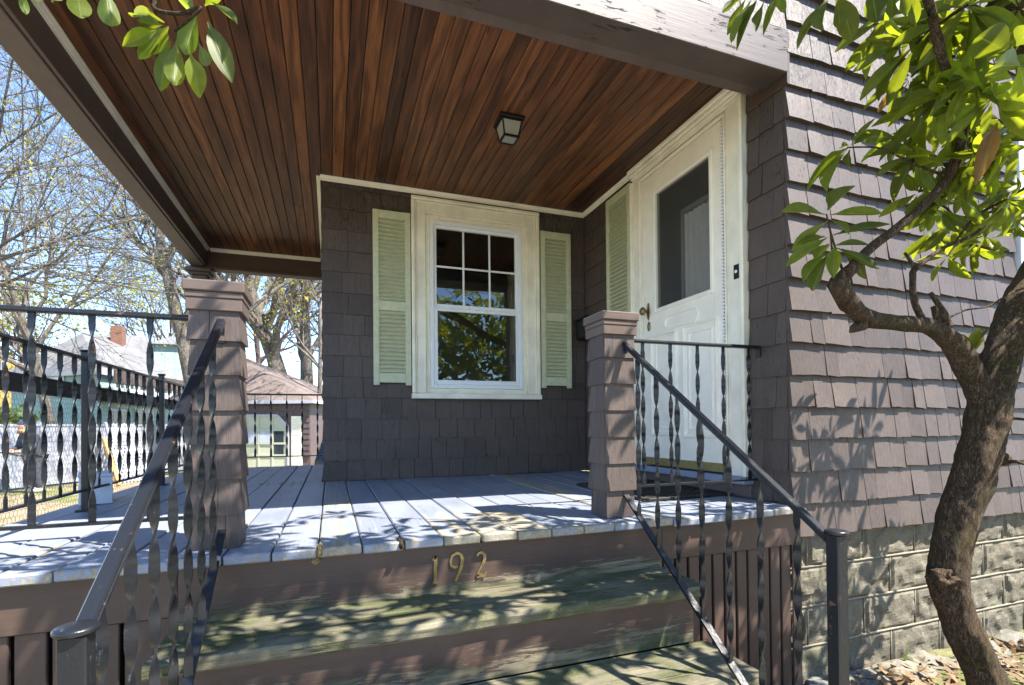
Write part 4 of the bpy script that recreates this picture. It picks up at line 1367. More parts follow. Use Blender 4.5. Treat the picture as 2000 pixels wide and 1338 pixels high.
for s_ in range(6):
    mb = leaf_mesh(s_, [0.10, 0.18, 0.28, 0.06, 0.22, 0.14][s_], [0.22, 0.35, 0.12, 0.28, 0.5, 0.18][s_], [0.2, -0.3, 0.4, 0.0, -0.2, 0.3][s_])
    me = mb.mesh('leaf', True); me.materials.append(MT['leaf'])
    md = mb.mesh('leaf', True); md.materials.append(MT['deadleaf'])
    LFM.append((mb, me, md))
LEAVES = []
def leaf(base, tip, width, normal, var=None, dead=False, rr=random):
    base = Vector(base); tip = Vector(tip)
    d = tip-base
    L = d.length
    d = d/L
    n_ = Vector(normal)
    n_ = (n_-d*n_.dot(d))
    n_ = n_.normalized() if n_.length > 1e-4 else d.orthogonal().normalized()
    s_ = d.cross(n_)
    M_ = Matrix(((s_.x*width, d.x*L, n_.x*L*0.9, base.x), (s_.y*width, d.y*L, n_.y*L*0.9, base.y), (s_.z*width, d.z*L, n_.z*L*0.9, base.z), (0, 0, 0, 1)))
    LEAVES.append((rr.randrange(6) if var is None else var, M_, dead))
NODES = []    # limb nodes twigs can grow from
RL = random.Random(21)
def hero(lst, D, spread=0.05, tilt=0.55):
    for (u0, v0, u1, v1, w_) in lst:
        dd = RL.uniform(-spread, spread)
        b_ = at(u0, v0, D); t_ = at(u1, v1, D+dd)
        toc = (CAMP-b_).normalized()
        up_mix = Vector((RL.uniform(-0.3, 0.3), RL.uniform(-0.3, 0.3), 1))
        nrm = toc*(1-tilt)*(-1 if (toc.z < 0 and RL.random() < 0.75) else 1)+up_mix*tilt*0.6
        leaf(b_, t_, w_*D/F_PX*0.86, nrm, None, False, RL)
clA = [(1613, 420, 1517, 404, 23), (1617, 412, 1655, 364, 36), (1620, 420, 1722, 412, 25), (1625, 460, 1737, 436, 19), (1616, 432, 1541, 490, 27),
       (1612, 462, 1552, 470, 22), (1617, 464, 1536, 514, 28), (1620, 490, 1555, 553, 21), (1622, 492, 1576, 574, 33), (1630, 482, 1627, 540, 30),
       (1627, 480, 1696, 476, 12), (1627, 482, 1722, 517, 18), (1645, 485, 1694, 536, 22), (1620, 476, 1590, 504, 26), (1624, 430, 1666, 457, 14)]
hero(clA, 1.66, 0.04)
clB = [(1448, -2, 1405, 24, 17), (1458, -4, 1419, 60, 20), (1468, 0, 1424, 92, 20), (1478, 2, 1437, 88, 21), (1492, 4, 1459, 82, 22), (1518, -5, 1490, 62, 18),
       (1510, -20, 1535, 26, 20), (1612, 0, 1553, 98, 24), (1622, -10, 1588, 75, 26), (1640, -12, 1666, 82, 46), (1632, -8, 1650, 62, 30), (1700, -25, 1716, 48, 44),
       (1740, -30, 1744, 36, 34), (1790, -10, 1785, 50, 26), (1760, -20, 1770, 30, 30)]
hero(clB, 1.42, 0.05)
clC = [(1655, 290, 1568, 363, 18), (1656, 290, 1594, 381, 24), (1660, 292, 1645, 346, 25), (1662, 284, 1708, 231, 12), (1658, 284, 1638, 286, 14), (1664, 284, 1704, 262, 16)]
hero(clC, 1.70, 0.03)
clL = [(322, 45, 240, 16, 27), (318, 50, 268, 40, 24), (306, 60, 237, 88, 31), (314, 70, 267, 116, 29), (329, 52, 288, 106, 36), (332, 80, 311, 183, 36), (346, 77, 338, 174, 42),
       (372, 105, 391, 189, 42), (385, 28, 356, 113, 42), (388, 84, 409, 136, 28), (406, 42, 451, 153, 46), (413, 4, 477, 51, 18), (381, 20, 343, -12, 36), (400, 12, 430, -25, 30)]
hero(clL, 1.24, 0.05, 0.35)
clL2 = [(148, -22, 160, 40, 46), (205, -25, 216, 56, 42), (36, -25, 56, 36, 18), (62, -28, 82, 17, 30), (95, -30, 110, 6, 24), (180, -30, 240, -5, 24)]
hero(clL2, 1.20, 0.04, 0.35)
hero([(1890, 690, 1912, 640, 20), (1895, 690, 1878, 650, 16), (1893, 694, 1918, 662, 22), (1888, 692, 1870, 668, 15), (1898, 690, 1928, 640, 14)], 2.28, 0.03)
# large near leaves against the upper trunk
hero([(1975, 105, 1902, 66, 70), (1992, 128, 1935, 128, 60), (1985, 90, 2020, 50, 60), (1990, 130, 2010, 190, 60)], 1.05, 0.04, 0.3)
# brown-edged leaf
b_ = at(1948, 240, 1.45); leaf(b_, at(1908, 352, 1.43), 0.045, (CAMP-b_), 1, True)

def whorl(c, axis, n_, L0, L1, droop, rr, spread=1.0):
    axis = Vector(axis).normalized()
    a1 = axis.orthogonal().normalized(); a2 = axis.cross(a1)
    ph = rr.uniform(0, 6.28)
    for k in range(n_):
        a = ph+k*2.4
        el = rr.uniform(0.05, 0.75)
        d = (a1*math.cos(a)+a2*math.sin(a))*spread+axis*el
        d = d.normalized()+Vector((0, 0, -droop*rr.uniform(0.5, 1.3)))
        d.normalize()
        L = rr.uniform(L0*0.72, L1*1.05)
        nrm = axis*0.8+Vector((0, 0, 0.6))+Vector((rr.uniform(-.3, .3), rr.uniform(-.3, .3), rr.uniform(-.3, .3)))
        leaf(c+d*0.012, c+d*L, L*rr.uniform(0.20, 0.29), nrm, None, rr.random() < 0.012, rr)

tree = thing('rhododendron_tree', (2.7, 1.35, GZ), 'large old rhododendron with crooked trunk growing in front of the house corner', 'tree')
def spline(pts, n=5):
    P = [Vector(p[:3]) for p in pts]; Rr = [p[3] for p in pts]
    out = []; rad = []
    for i in range(len(P)-1):
        p0 = P[max(0, i-1)]; p1 = P[i]; p2 = P[i+1]; p3 = P[min(len(P)-1, i+2)]
        for k in range(n):
            t = k/n
            out.append(0.5*((2*p1)+(p2-p0)*t+(2*p0-5*p1+4*p2-p3)*t*t+(3*p1-p0-3*p2+p3)*t**3))
            rad.append(Rr[i]+(Rr[i+1]-Rr[i])*t)
    out.append(P[-1]); rad.append(Rr[-1])
    return out, rad
def pt(u, v, D, r): p = at(u, v, D); return (p.x, p.y, p.z, r)
def limb(name, pts, seed, n=14, jit=0.14, node=True, sub=6):
    o, rd = spline(pts, sub)
    rd = [r*0.78 for r in rd]
    obj(name, MB().tube(o, rd, n, True, jit=jit, seed=seed), MT['bark'], tree, True)
    if node:
        NODES.extend([(o[i], rd[i]) for i in range(0, len(o), 2)])
    return o
base = atz(1972, 1452, GZ)
limb('trunk', [(base.x+0.05, base.y, GZ-0.05, 0.19), pt(1962, 1400, 2.12, 0.110), pt(1908, 1290, 2.10, 0.086), pt(1868, 1195, 2.09, 0.080), pt(1850, 1120, 2.08, 0.088), pt(1870, 1020, 2.08, 0.088),
               pt(1902, 930, 2.08, 0.094), pt(1922, 850, 2.08, 0.090), pt(1936, 775, 2.09, 0.095), pt(1956, 690, 2.11, 0.082), pt(1982, 610, 2.13, 0.078), pt(2022, 530, 2.15, 0.070),
               pt(2085, 400, 2.1, 0.066), pt(2075, 210, 1.95, 0.058), pt(1990, 40, 1.75, 0.060), pt(1925, -130, 1.62, 0.05), pt(1850, -330, 1.5, 0.035)], 3, 36, 0.13, True, 20)
limb('branch', [pt(1932, 800, 2.09, 0.068), pt(1893, 725, 2.07, 0.060), pt(1858, 668, 2.03, 0.052), pt(1810, 637, 1.97, 0.041), pt(1740, 630, 1.88, 0.035), pt(1690, 620, 1.80, 0.040), pt(1657, 588, 1.73, 0.040),
                pt(1642, 552, 1.69, 0.033), pt(1668, 520, 1.67, 0.023), pt(1700, 485, 1.67, 0.019), pt(1752, 445, 1.67, 0.018), pt(1805, 400, 1.68, 0.018), pt(1858, 335, 1.68, 0.02), pt(1880, 240, 1.6, 0.018),
                pt(1842, 120, 1.5, 0.016), pt(1790, -60, 1.42, 0.016), pt(1650, -260, 1.36, 0.014)], 8, 20, 0.16, True, 10)
kp = at(1842, 1128, 2.05)
lump('knot', (kp.x, kp.y, kp.z), (0.055, 0.05, 0.045), MT['bark'], tree, 14, 4).data.polygons.foreach_set('use_smooth', [True]*5120)
obj('knot', MB().tube([at(1950, 895, 2.06), at(1968, 900, 2.05), at(1978, 902, 2.04)], [0.032, 0.020, 0.006], 12, True, jit=0.3, seed=5), MT['bark'], tree, True)
obj('knot', MB().tube([at(1657, 596, 1.72), at(1632, 552, 1.68), at(1627, 545, 1.67)], [0.030, 0.026, 0.012], 12, True, jit=0.2, seed=6), MT['bark'], tree, True)
obj('knot', MB().tube([at(1690, 630, 1.80), at(1668, 642, 1.78), at(1662, 646, 1.77)], [0.024, 0.016, 0.008], 10, True, jit=0.4, seed=7), MT['bark'], tree, True)
limb('branch', [pt(1802, 625, 1.95, 0.016), pt(1786, 590, 1.93, 0.015), pt(1783, 545, 1.92, 0.014), pt(1790, 523, 1.92, 0.014), pt(1845, 483, 1.95, 0.009), pt(1905, 456, 1.98, 0.008), pt(1955, 405, 2.0, 0.008), pt(2010, 360, 2.0, 0.007)], 9, 8, 0.1)
limb('branch', [pt(1789, 528, 1.92, 0.012), pt(1778, 510, 1.91, 0.008), pt(1767, 494, 1.90, 0.006)], 10, 7, 0.1, False)
limb('branch', [pt(1852, 640, 2.0, 0.022), pt(1838, 605, 1.99, 0.015), pt(1818, 572, 1.98, 0.010)], 11, 8, 0.25, False)
limb('branch', [pt(1832, 632, 1.97, 0.016), pt(1825, 605, 1.96, 0.014), pt(1822, 598, 1.96, 0.012)], 12, 8, 0.2, False)
limb('branch', [pt(1850, 622, 1.99, 0.006), pt(1885, 606, 2.0, 0.005), pt(1930, 598, 2.02, 0.005), pt(1980, 570, 2.05, 0.005), pt(2030, 555, 2.1, 0.005)], 13, 6, 0.1, False)
limb('branch', [pt(1968, 902, 2.05, 0.010), pt(1990, 903, 2.0, 0.008), pt(2040, 920, 2.0, 0.006)], 17, 6, 0.1, False)
limb('twig', [pt(1648, 536, 1.69, 0.006), pt(1636, 498, 1.68, 0.004), pt(1624, 460, 1.67, 0.004), pt(1614, 418, 1.66, 0.003)], 14, 6, 0.0, False)
limb('twig', [pt(1850, 345, 1.68, 0.007), pt(1780, 318, 1.69, 0.005), pt(1720, 290, 1.70, 0.004), pt(1655, 288, 1.70, 0.003)], 15, 6, 0.1)
q = at(1790, -60, 1.42)
s0 = at(395, 8, 1.24)
limb('branch', [(q.x, q.y, q.z, 0.018), (1.15, 1.0, 1.98, 0.015), (0.55, 1.06, 2.06, 0.013), (0.05, 1.14, 1.98, 0.011), (-0.2, 1.25, 1.75, 0.009), (at(470, -120, 1.26).x, at(470, -120, 1.26).y, at(470, -120, 1.26).z, 0.008), pt(305, 0, 1.25, 0.006), pt(345, 27, 1.245, 0.006), pt(394, 14, 1.24, 0.005), pt(341, 62, 1.24, 0.004)], 16, 8, 0.1)
limb('twig', [(-0.2, 1.25, 1.75, 0.008), pt(240, -150, 1.22, 0.006), pt(150, -40, 1.2, 0.004)], 18, 6, 0.05)
limb('twig', [pt(240, -150, 1.22, 0.006), pt(100, -110, 1.2, 0.005), pt(55, -35, 1.2, 0.004)], 19, 6, 0.05)
limb('branch', [pt(2075, 210, 1.95, 0.03), (2.6, 1.05, 2.3, 0.022), (2.9, 0.8, 2.6, 0.014)], 22, 8, 0.1)
limb('branch', [pt(1990, 40, 1.75, 0.035), (1.7, 0.75, 2.15, 0.025), (1.2, 0.6, 2.4, 0.018), (0.7, 0.55, 2.5, 0.012)], 23, 8, 0.1)

RW = random.Random(5)
twigs = MB()
def sprout(c, axis, n_, L0, L1, droop, connect=True):
    c = Vector(c)
    whorl(c, axis, n_, L0, L1, droop, RW)
    if connect:
        best = min(NODES, key=lambda q: (q[0]-c).length)
        p0 = best[0]; d = c-p0
        mid = p0+d*0.5+Vector((RW.uniform(-.05, .05), RW.uniform(-.05, .05), RW.uniform(-.02, .06)))*min(1, d.length*3)
        o, rd = spline([(*p0, min(best[1]*0.6, 0.009)), (*mid, 0.0055), (*c, 0.0035)], 4)
        twigs.tube(o, rd, 5, False)
        NODES.append((mid, 0.006)); NODES.append((c, 0.005))
def cdir(r, u, t): return RT*r+UP*u-FW*t      # right, up, towards the camera
VIS = [(1790, 85, 1.62, (-.6, -.5, .2), 11, .13, .19, .35), (1815, 205, 1.66, (-.5, -.7, .1), 11, .13, .18, .4), (1845, 40, 1.52, (-.2, -.3, .4), 10, .12, .17, .3),
       (1895, 150, 1.50, (-.3, -.5, .5), 10, .13, .18, .3), (1940, 190, 1.48, (-.6, -.4, .1), 12, .14, .2, .3), (1835, 320, 1.74, (-.5, -.6, .2), 11, .12, .17, .4),
       (1795, 375, 1.90, (-.3, -.8, .1), 9, .12, .16, .4), (1868, 428, 2.15, (-.2, -.8, 0), 10, .13, .17, .4), (1930, 395, 2.0, (.1, -.6, .3), 11, .13, .18, .4),
       (1985, 335, 1.9, (.2, -.4, .3), 10, .13, .18, .3), (1905, 300, 1.66, (-.2, -.6, .4), 11, .13, .18, .4), (1980, 430, 2.2, (.1, -.7, .1), 9, .12, .16, .4),
       (1765, 270, 1.80, (-.7, -.5, .1), 9, .11, .16, .4), (1970, 250, 1.6, (.1, -.5, .5), 10, .14, .19, .3), (1870, 230, 1.75, (-.3, -.3, .3), 10, .13, .18, .3),
       (1990, 15, 1.6, (0, -.2, .4), 9, .13, .18, .3), (1900, 40, 1.75, (-.1, -.2, .5), 9, .13, .18, .3),
       (1760, 20, 1.75, (-.4, -.3, .3), 9, .12, .17, .3), (1925, 460, 2.3, (-.2, -.6, 0), 9, .12, .16, .5), (1850, 500, 2.35, (-.4, -.3, .2), 7, .11, .15, .3), (1965, 390, 1.75, (.1, -.5, .4), 9, .13, .17, .4),
       (1805, 30, 1.60, (-.5, -.4, .2), 10, .13, .18, .35), (1865, 110, 1.62, (-.5, -.6, .1), 11, .14, .19, .4), (1850, 180, 1.58, (-.6, -.6, .2), 11, .13, .18, .45),
       (1915, 240, 1.72, (-.4, -.7, .2), 11, .14, .19, .45), (1790, 300, 1.72, (-.6, -.7, 0), 10, .13, .17, .45), (1870, 360, 1.82, (-.4, -.8, .1), 11, .13, .18, .5),
       (1835, 400, 2.1, (-.4, -.8, 0), 10, .13, .17, .5), (1895, 480, 2.42, (-.2, -.5, .1), 9, .13, .17, .3), (1940, 420, 2.45, (-.2, -.5, .1), 9, .13, .17, .3),
       (1820, 455, 2.40, (-.3, -.6, .1), 8, .12, .16, .4), (1730, 40, 1.7, (-.4, -.6, .1), 8, .12, .17, .4), (1780, 150, 1.75, (-.6, -.6, .1), 9, .13, .17, .45), (1890, 10, 1.45, (-.2, -.6, .3), 9, .13, .18, .4)]
for (u, v, D, ax, n_, L0, L1, dr) in VIS:
    sprout(at(u, v, D), cdir(*ax), n_, L0, L1, dr)
cnt = 0; tries = 0
while cnt < 128 and tries < 6000:
    tries += 1
    c = Vector((RW.uniform(-0.1, 3.1), RW.uniform(0.30, 1.55), RW.uniform(1.35, 2.75)))
    e = ((c.x-1.6)/1.65)**2+((c.y-0.95)/0.8)**2+((c.z-2.05)/0.75)**2
    if e > 1: continue
    u, v, D = px(c)
    if D > 0.1 and -150 < u < 2120 and v > -175: continue
    if c.x > 2.5 and c.y > 1.25: continue
    if (c-CAMP).length < 0.9: continue
    sprout(c, (RW.uniform(-.5, .5), RW.uniform(-.6, .4), RW.uniform(0.2, 1)), RW.randrange(8, 12), 0.12, 0.18, 0.25)
    cnt += 1
for (x, y, z) in ((0.25, 1.30, 2.0), (0.42, 1.22, 1.95), (0.35, 1.12, 2.2), (0.55, 1.3, 2.15), (0.15, 1.15, 2.15), (0.5, 1.05, 2.35), (0.7, 1.2, 2.25), (0.3, 1.25, 2.35)):
    sprout((x, y, z), (RW.uniform(-.5, .5), RW.uniform(-.6, .4), RW.uniform(0.2, 1)), 9, 0.12, 0.18, 0.25)
cnt = 0
while cnt < 44:
    c = Vector((RW.uniform(2.75, 3.6), RW.uniform(0.95, 1.6), RW.uniform(0.35, 1.75)))
    u, v, D = px(c)
    if u < 2090: continue
    sprout(c, (RW.uniform(-.5, .5), RW.uniform(-.6, .4), RW.uniform(0.0, .8)), RW.randrange(8, 12), 0.12, 0.18, 0.3)
    cnt += 1
obj('twigs', twigs, MT['bark'], tree, True)['kind'] = 'stuff'
# far side stems, beyond the frame
rank = []
for i, (vi, M_, dd) in enumerate(LEAVES):
    q = [px(M_ @ Vector(c)) for c in ((-0.5, 0.5, 0), (0.5, 0.5, 0), (0, 0, 0), (0, 1, 0))]
    if min(p[2] for p in q) < 0.1: rank.append((0, i)); continue
    x0 = max(0, min(p[0] for p in q)); x1 = min(2000, max(p[0] for p in q)); y0 = max(0, min(p[1] for p in q)); y1 = min(1338, max(p[1] for p in q))
    rank.append((max(0, x1-x0)*max(0, y1-y0), i))
rank.sort(reverse=True)
big = set(i for a, i in rank[:300] if a > 0)
fol = MB(); fol.uv = []
for i, (vi, M_, dd) in enumerate(LEAVES):
    mb, me, md = LFM[vi]
    if i in big:
        obj('leaf', md if dd else me, None, tree, Mw=M_)
    else:
        fol.add([M_ @ Vector(v) for v in mb.v], mb.f); fol.uv += mb.uv
obj('foliage', fol, MT['leaf'], tree, True)['kind'] = 'stuff'

# evergreen shrub across the yard (its reflection fills the window)
RS = random.Random(9)
sh = thing('evergreen_shrub', (3.4, -3.6, GZ), 'dense evergreen shrub across the front yard', 'shrub')
sf = MB()
for k in range(6500):
    while True:
        q = Vector((RS.uniform(-1, 1), RS.uniform(-1, 1), RS.uniform(-1, 1)))
        if 0.45 < q.length < 1: break
    c = Vector((3.3+q.x*2.6, -3.6+q.y*1.3, 1.15+q.z*2.3))
    mb = LFM[RS.randrange(6)][0]
    d = (q+Vector((RS.uniform(-.8, .8), RS.uniform(-.8, .8), RS.uniform(-.9, .4)))).normalized()
    s_ = d.orthogonal().normalized(); s_ = Matrix.Rotation(RS.uniform(0, 6.28), 3, d) @ s_
    n_ = s_.cross(d); L = RS.uniform(.16, .26)
    M_ = Matrix(((s_.x*L*.36, d.x*L, n_.x*L, c.x), (s_.y*L*.36, d.y*L, n_.y*L, c.y), (s_.z*L*.36, d.z*L, n_.z*L, c.z), (0, 0, 0, 1)))
    sf.add([M_ @ Vector(v) for v in mb.v], mb.f)
obj('crown', sf, MT['shrub'], sh, True)['kind'] = 'stuff'
st = MB()
for k in range(6):
    a = k*1.05
    st.tube([(3.4+0.1*math.cos(a), -3.6+0.1*math.sin(a), GZ), (3.4+0.6*math.cos(a), -3.6+0.5*math.sin(a), 0.2), (3.4+1.2*math.cos(a), -3.6+0.8*math.sin(a), 1.2)], [0.05, 0.035, 0.01], 7)
obj('trunk', st, MT['bark'], sh, True)

# ------------------------------------------------------------------ foot of the foundation: stones, litter, grass
RG = random.Random(31)
ST = [(1575, 1322, .10, .07, .05), (1620, 1320, .13, .07, .05), (1672, 1310, .11, .06, .04), (1730, 1290, .14, .08, .045), (1790, 1280, .12, .07, .06), (1838, 1290, .10, .08, .035), (1800, 1305, .10, .05, .03),
      (1925, 1262, .12, .09, .055), (1985, 1245, .16, .09, .06), (2060, 1235, .14, .09, .06), (1975, 1292, .09, .05, .03), (1745, 1318, .13, .05, .03), (1690, 1325, .10, .045, .03), (1880, 1288, .09, .06, .04)]
words = ['flat tan', 'pale mossy', 'small grey', 'long tan', 'thick buff', 'slate grey', 'thin grey', 'pale grey slab-like', 'broad pale', 'pale buff', 'small slate', 'narrow bluish', 'thin dark', 'rounded grey']
where = ['by the slats', 'beside the black newel post', 'just past the black newel post', 'under the last full block before the trunk', 'close behind the trunk bend', 'tucked behind the trunk', 'in the litter before the wall', 'just right of the trunk shadow', 'along the wall at the picture edge', 'by the wall beyond the frame edge', 'lying in the grass right of the trunk', 'in the litter below the wall', 'in the litter near the newel post', 'hidden beside the trunk']
for k, (u, v, a, b_, c) in enumerate(ST):
    p = atz(u, v, GZ+0.03)
    o = lump('edging_stone', (p.x, min(p.y, 1.93), GZ+0.008), (a, b_, c*0.8), MT['stone'], None, 40+k, 3)
    tag(o, words[k]+' stone '+where[k], 'stone', 'stones along the foundation')
lit = MB()
for k in range(2600):
    x, y = RG.uniform(1.5, 4.6), RG.uniform(0.7, 1.92)
    L = RG.uniform(.015, .05); a = RG.uniform(0, 6.28)
    M_ = TR((x, y, GZ+RG.uniform(.012, .045))) @ Matrix.Rotation(a, 4, 'Z') @ Matrix.Rotation(RG.uniform(-.7, .7), 4, 'X') @ Matrix.Rotation(RG.uniform(-.7, .7), 4, 'Y')
    w_ = L*RG.uniform(.25, .5)
    lit.add([M_ @ Vector(q) for q in ((-w_, 0, 0), (0, -L, .004), (w_, 0, 0), (0, L, .004))], [(0, 1, 2, 3)])
tag(obj('leaf_litter', lit, MT['litter']), 'dry brown leaves and twigs on the soil below the foundation', 'leaf litter', kind='stuff')
gr = MB()
def blade(x, y, h, z0=GZ):
    a = RG.uniform(0, 6.28); w_ = 0.0025; l = RG.uniform(.2, .6)*h
    dx, dy = math.cos(a), math.sin(a)
    p0 = Vector((x, y, z0)); p1 = p0+Vector((dx*l*.3, dy*l*.3, h*.6)); p2 = p0+Vector((dx*l, dy*l, h))
    s_ = Vector((-dy, dx, 0))*w_
    gr.add([p0-s_, p0+s_, p1+s_*.8, p1-s_*.8, p2], [(0, 1, 2, 3), (3, 2, 4)])
for k in range(900):
    c = RG.choice(((3.75, 1.55), (3.9, 1.35), (3.6, 1.2), (4.2, 1.6), (3.0, 1.0)))
    blade(c[0]+RG.gauss(0, .12), c[1]+RG.gauss(0, .12), RG.uniform(.02, .06))
for k in range(5200):
    x = RG.uniform(-7, -2.0); y = RG.uniform(3, 14)
    if mnoise.noise(Vector((x*0.8, y*0.8, 2))) < -0.05: continue
    blade(x, y, RG.uniform(.03, .09))
tag(obj('grass', gr, MT['grass']), 'short tufts of grass in the yard', 'grass', kind='stuff')
wd = thing('weed', atz(1768, 1288, GZ+.02), 'small green weed growing beside the foundation', 'weed')
p = atY(1768, 1290, 1.93)
leafm = MB()
for (a, h) in ((0.2, .12), (1.8, .06), (4, .05)):
    d = Vector((math.cos(a)*.25, math.sin(a)*.1, 1)).normalized()
    M_ = Matrix.Translation((p.x, p.y, GZ+.03))
    s_ = Vector((0.008, 0, 0))
    b0 = Vector((p.x, p.y, GZ+.02))
    leafm.add([b0-s_*.3, b0+s_*.3, b0+d*h*.6+s_, b0+d*h*.6-s_, b0+d*h], [(0, 1, 2, 3), (3, 2, 4)])
obj('leaf', leafm, MT['grass'], wd)

# ------------------------------------------------------------------ yard beyond the porch
bx_ = thing('wooden_box', (-1.29, 3.55, 0), 'pale blue painted box at the foot of the side railing', 'box')
Mb = TR((-1.30, 3.62, 0)) @ Matrix.Rotation(0.35, 4, 'Z')
mb = MB(); mb.box(-.075, .075, -.16, .16, 0.002, .155, .004, Mb); obj('box', mb, MT['bluewhite'], bx_)
mb = MB(); mb.box(-.08, .08, -.165, .165, .1555, .172, .004, Mb); obj('lid', mb, MT['bluewhite'], bx_)

tf = thing('timber_fence', (-1.8, 4, GZ), 'weathered timber rail with chicken wire hung below it, outside the side railing', 'fence')
obj('rail', B(-1.84, -1.78, 0.8, 9.2, 0.66, 0.772, 0.006), MT['timber'], tf)
for y in (1.0, 8.95): obj('post', B(-1.93, -1.842, y-.045, y+.045, GZ, 0.80, 0.006), MT['timber'], tf)
wr = MB()
cell = 0.040; rh = cell*0.866
def wire_seg(a, b_):
    d = (b_-a); n_ = Vector((1, 0, 0)); s_ = d.cross(n_).normalized()*0.0009; n_ = n_*0.0009
    wr.add([a+n_, a-n_*.5+s_, a-n_*.5-s_, b_+n_, b_-n_*.5+s_, b_-n_*.5-s_], [(0, 1, 4, 3), (1, 2, 5, 4), (2, 0, 3, 5)])
ry = 0
z = 0.66
while z > -0.55:
    y = 2.9+(cell/2 if ry % 2 else 0)
    while y < 8.6:
        def wj(yy, zz): return Vector((-1.845+0.02*mnoise.noise(Vector((yy*2, zz*2, 0))), yy+0.004*mnoise.noise(Vector((yy*20, zz*20, 1))), zz+0.004*mnoise.noise(Vector((yy*20, zz*20, 5)))))
        c0 = wj(y, z); c1 = wj(y-cell/2, z-rh*0.42); c2 = wj(y+cell/2, z-rh*0.42); c3 = wj(y-cell/2, z-rh)
        wire_seg(c0, c1); wire_seg(c0, c2); wire_seg(c1, c3)
        y += cell
    z -= rh; ry += 1
obj('chicken_wire', wr, MT['wire'], tf)['kind'] = 'stuff'

fe = thing('white_fence', atz(150, 945, GZ), 'solid white panel fence across the back yard', 'fence')
pa = atz(-60, 968, GZ); pb = atz(345, 922, GZ)
dirv = (pb-pa); Lf = dirv.length; dirv.normalize(); nrm = Vector((dirv.y, -dirv.x, 0))
ang = math.atan2(dirv.y, dirv.x)
pa = pa-dirv*3.6; Lf += 3.6+1.0
nP = int(Lf/1.5); FH = 1.52
for k in range(nP+1):
    o_ = pa+dirv*(k*Lf/nP)
    Mf = Matrix.Translation(o_) @ Matrix.Rotation(ang, 4, 'Z')
    mb = MB(); mb.box(-.06, .06, -.06, .06, 0, FH+.06, .008, Mf); obj('post', mb, MT['whitep'], fe)
    if k < nP:
        mb = MB(); mb.box(.061, Lf/nP-.061, -.02, .02, .05, FH-.06, .003, Mf); obj('panel', mb, MT['whitep'], fe)
        mb = MB(); mb.box(.061, Lf/nP-.061, -.035, .035, FH-.0595, FH, .006, Mf); obj('top_rail', mb, MT['whitep'], fe)

lp = thing('lattice_panel', atz(262, 938, GZ), 'white garden lattice panel leaning against the white fence', 'lattice')
A0 = atz(236, 945, GZ); A1 = atz(292, 938, GZ)
tl = at(206, 826, (A0-CAMP).dot(FW)+0.55); trr = at(252, 822, (A1-CAMP).dot(FW)+0.55)
ex = (A1-A0); ez = (tl-A0)
strips = MB()
nrm2 = ex.cross(ez).normalized()*0.008
for fam in (0, 1):
    for k in range(-10, 22):
        pts = []
        for i in range(41):
            t = i/40
            a = t; b_ = (k/9.0)+(t*0.9 if fam == 0 else -t*0.9)+(0 if fam == 0 else 0)
            if 0 <= b_ <= 1: pts.append(A0+ex*a+ez*b_)
        if len(pts) > 2:
            d = (pts[-1]-pts[0]).normalized(); s_ = d.cross(nrm2).normalized()*0.017
            off = nrm2*(0.5 if fam else -0.5)
            p0, p1 = pts[0]+off, pts[-1]+off
            strips.convex([p0-s_-nrm2*.4, p0+s_-nrm2*.4, p1+s_-nrm2*.4, p1-s_-nrm2*.4, p0-s_+nrm2*.4, p0+s_+nrm2*.4, p1+s_+nrm2*.4, p1-s_+nrm2*.4], [(0, 1, 2, 3), (4, 5, 6, 7), (0, 1, 5, 4), (1, 2, 6, 5), (2, 3, 7, 6), (3, 0, 4, 7)])
obj('lattice', strips, MT['whitep'], lp)['kind'] = 'stuff'
for (q0, q1) in ((A0, tl), (A1, A1+ez)):
    obj('frame', MB().tube([q0+Vector((0, 0, .02)), q1], 0.03, 4), MT['whitep'], lp)
pl = thing('plank', atz(230, 948, GZ), 'raw orange-brown plank leaning beside the lattice', 'plank')
q0 = atz(240, 948, GZ)-Vector((0, .25, 0)); q1 = at(203, 858, (q0-CAMP).dot(FW)+.4)
obj('board', MB().tube([q0+Vector((0, 0, .03)), q1], 0.05, 4), MT['orange'], pl)
pl = thing('plank', atz(222, 948, GZ), 'second raw plank crossing lower beside the lattice', 'plank')
q0 = atz(231, 952, GZ)-Vector((0, .4, 0)); q1 = at(215, 895, (q0-CAMP).dot(FW)+.3)
obj('board', MB().tube([q0+Vector((0, 0, .03)), q1], 0.045, 4), MT['orange'], pl)

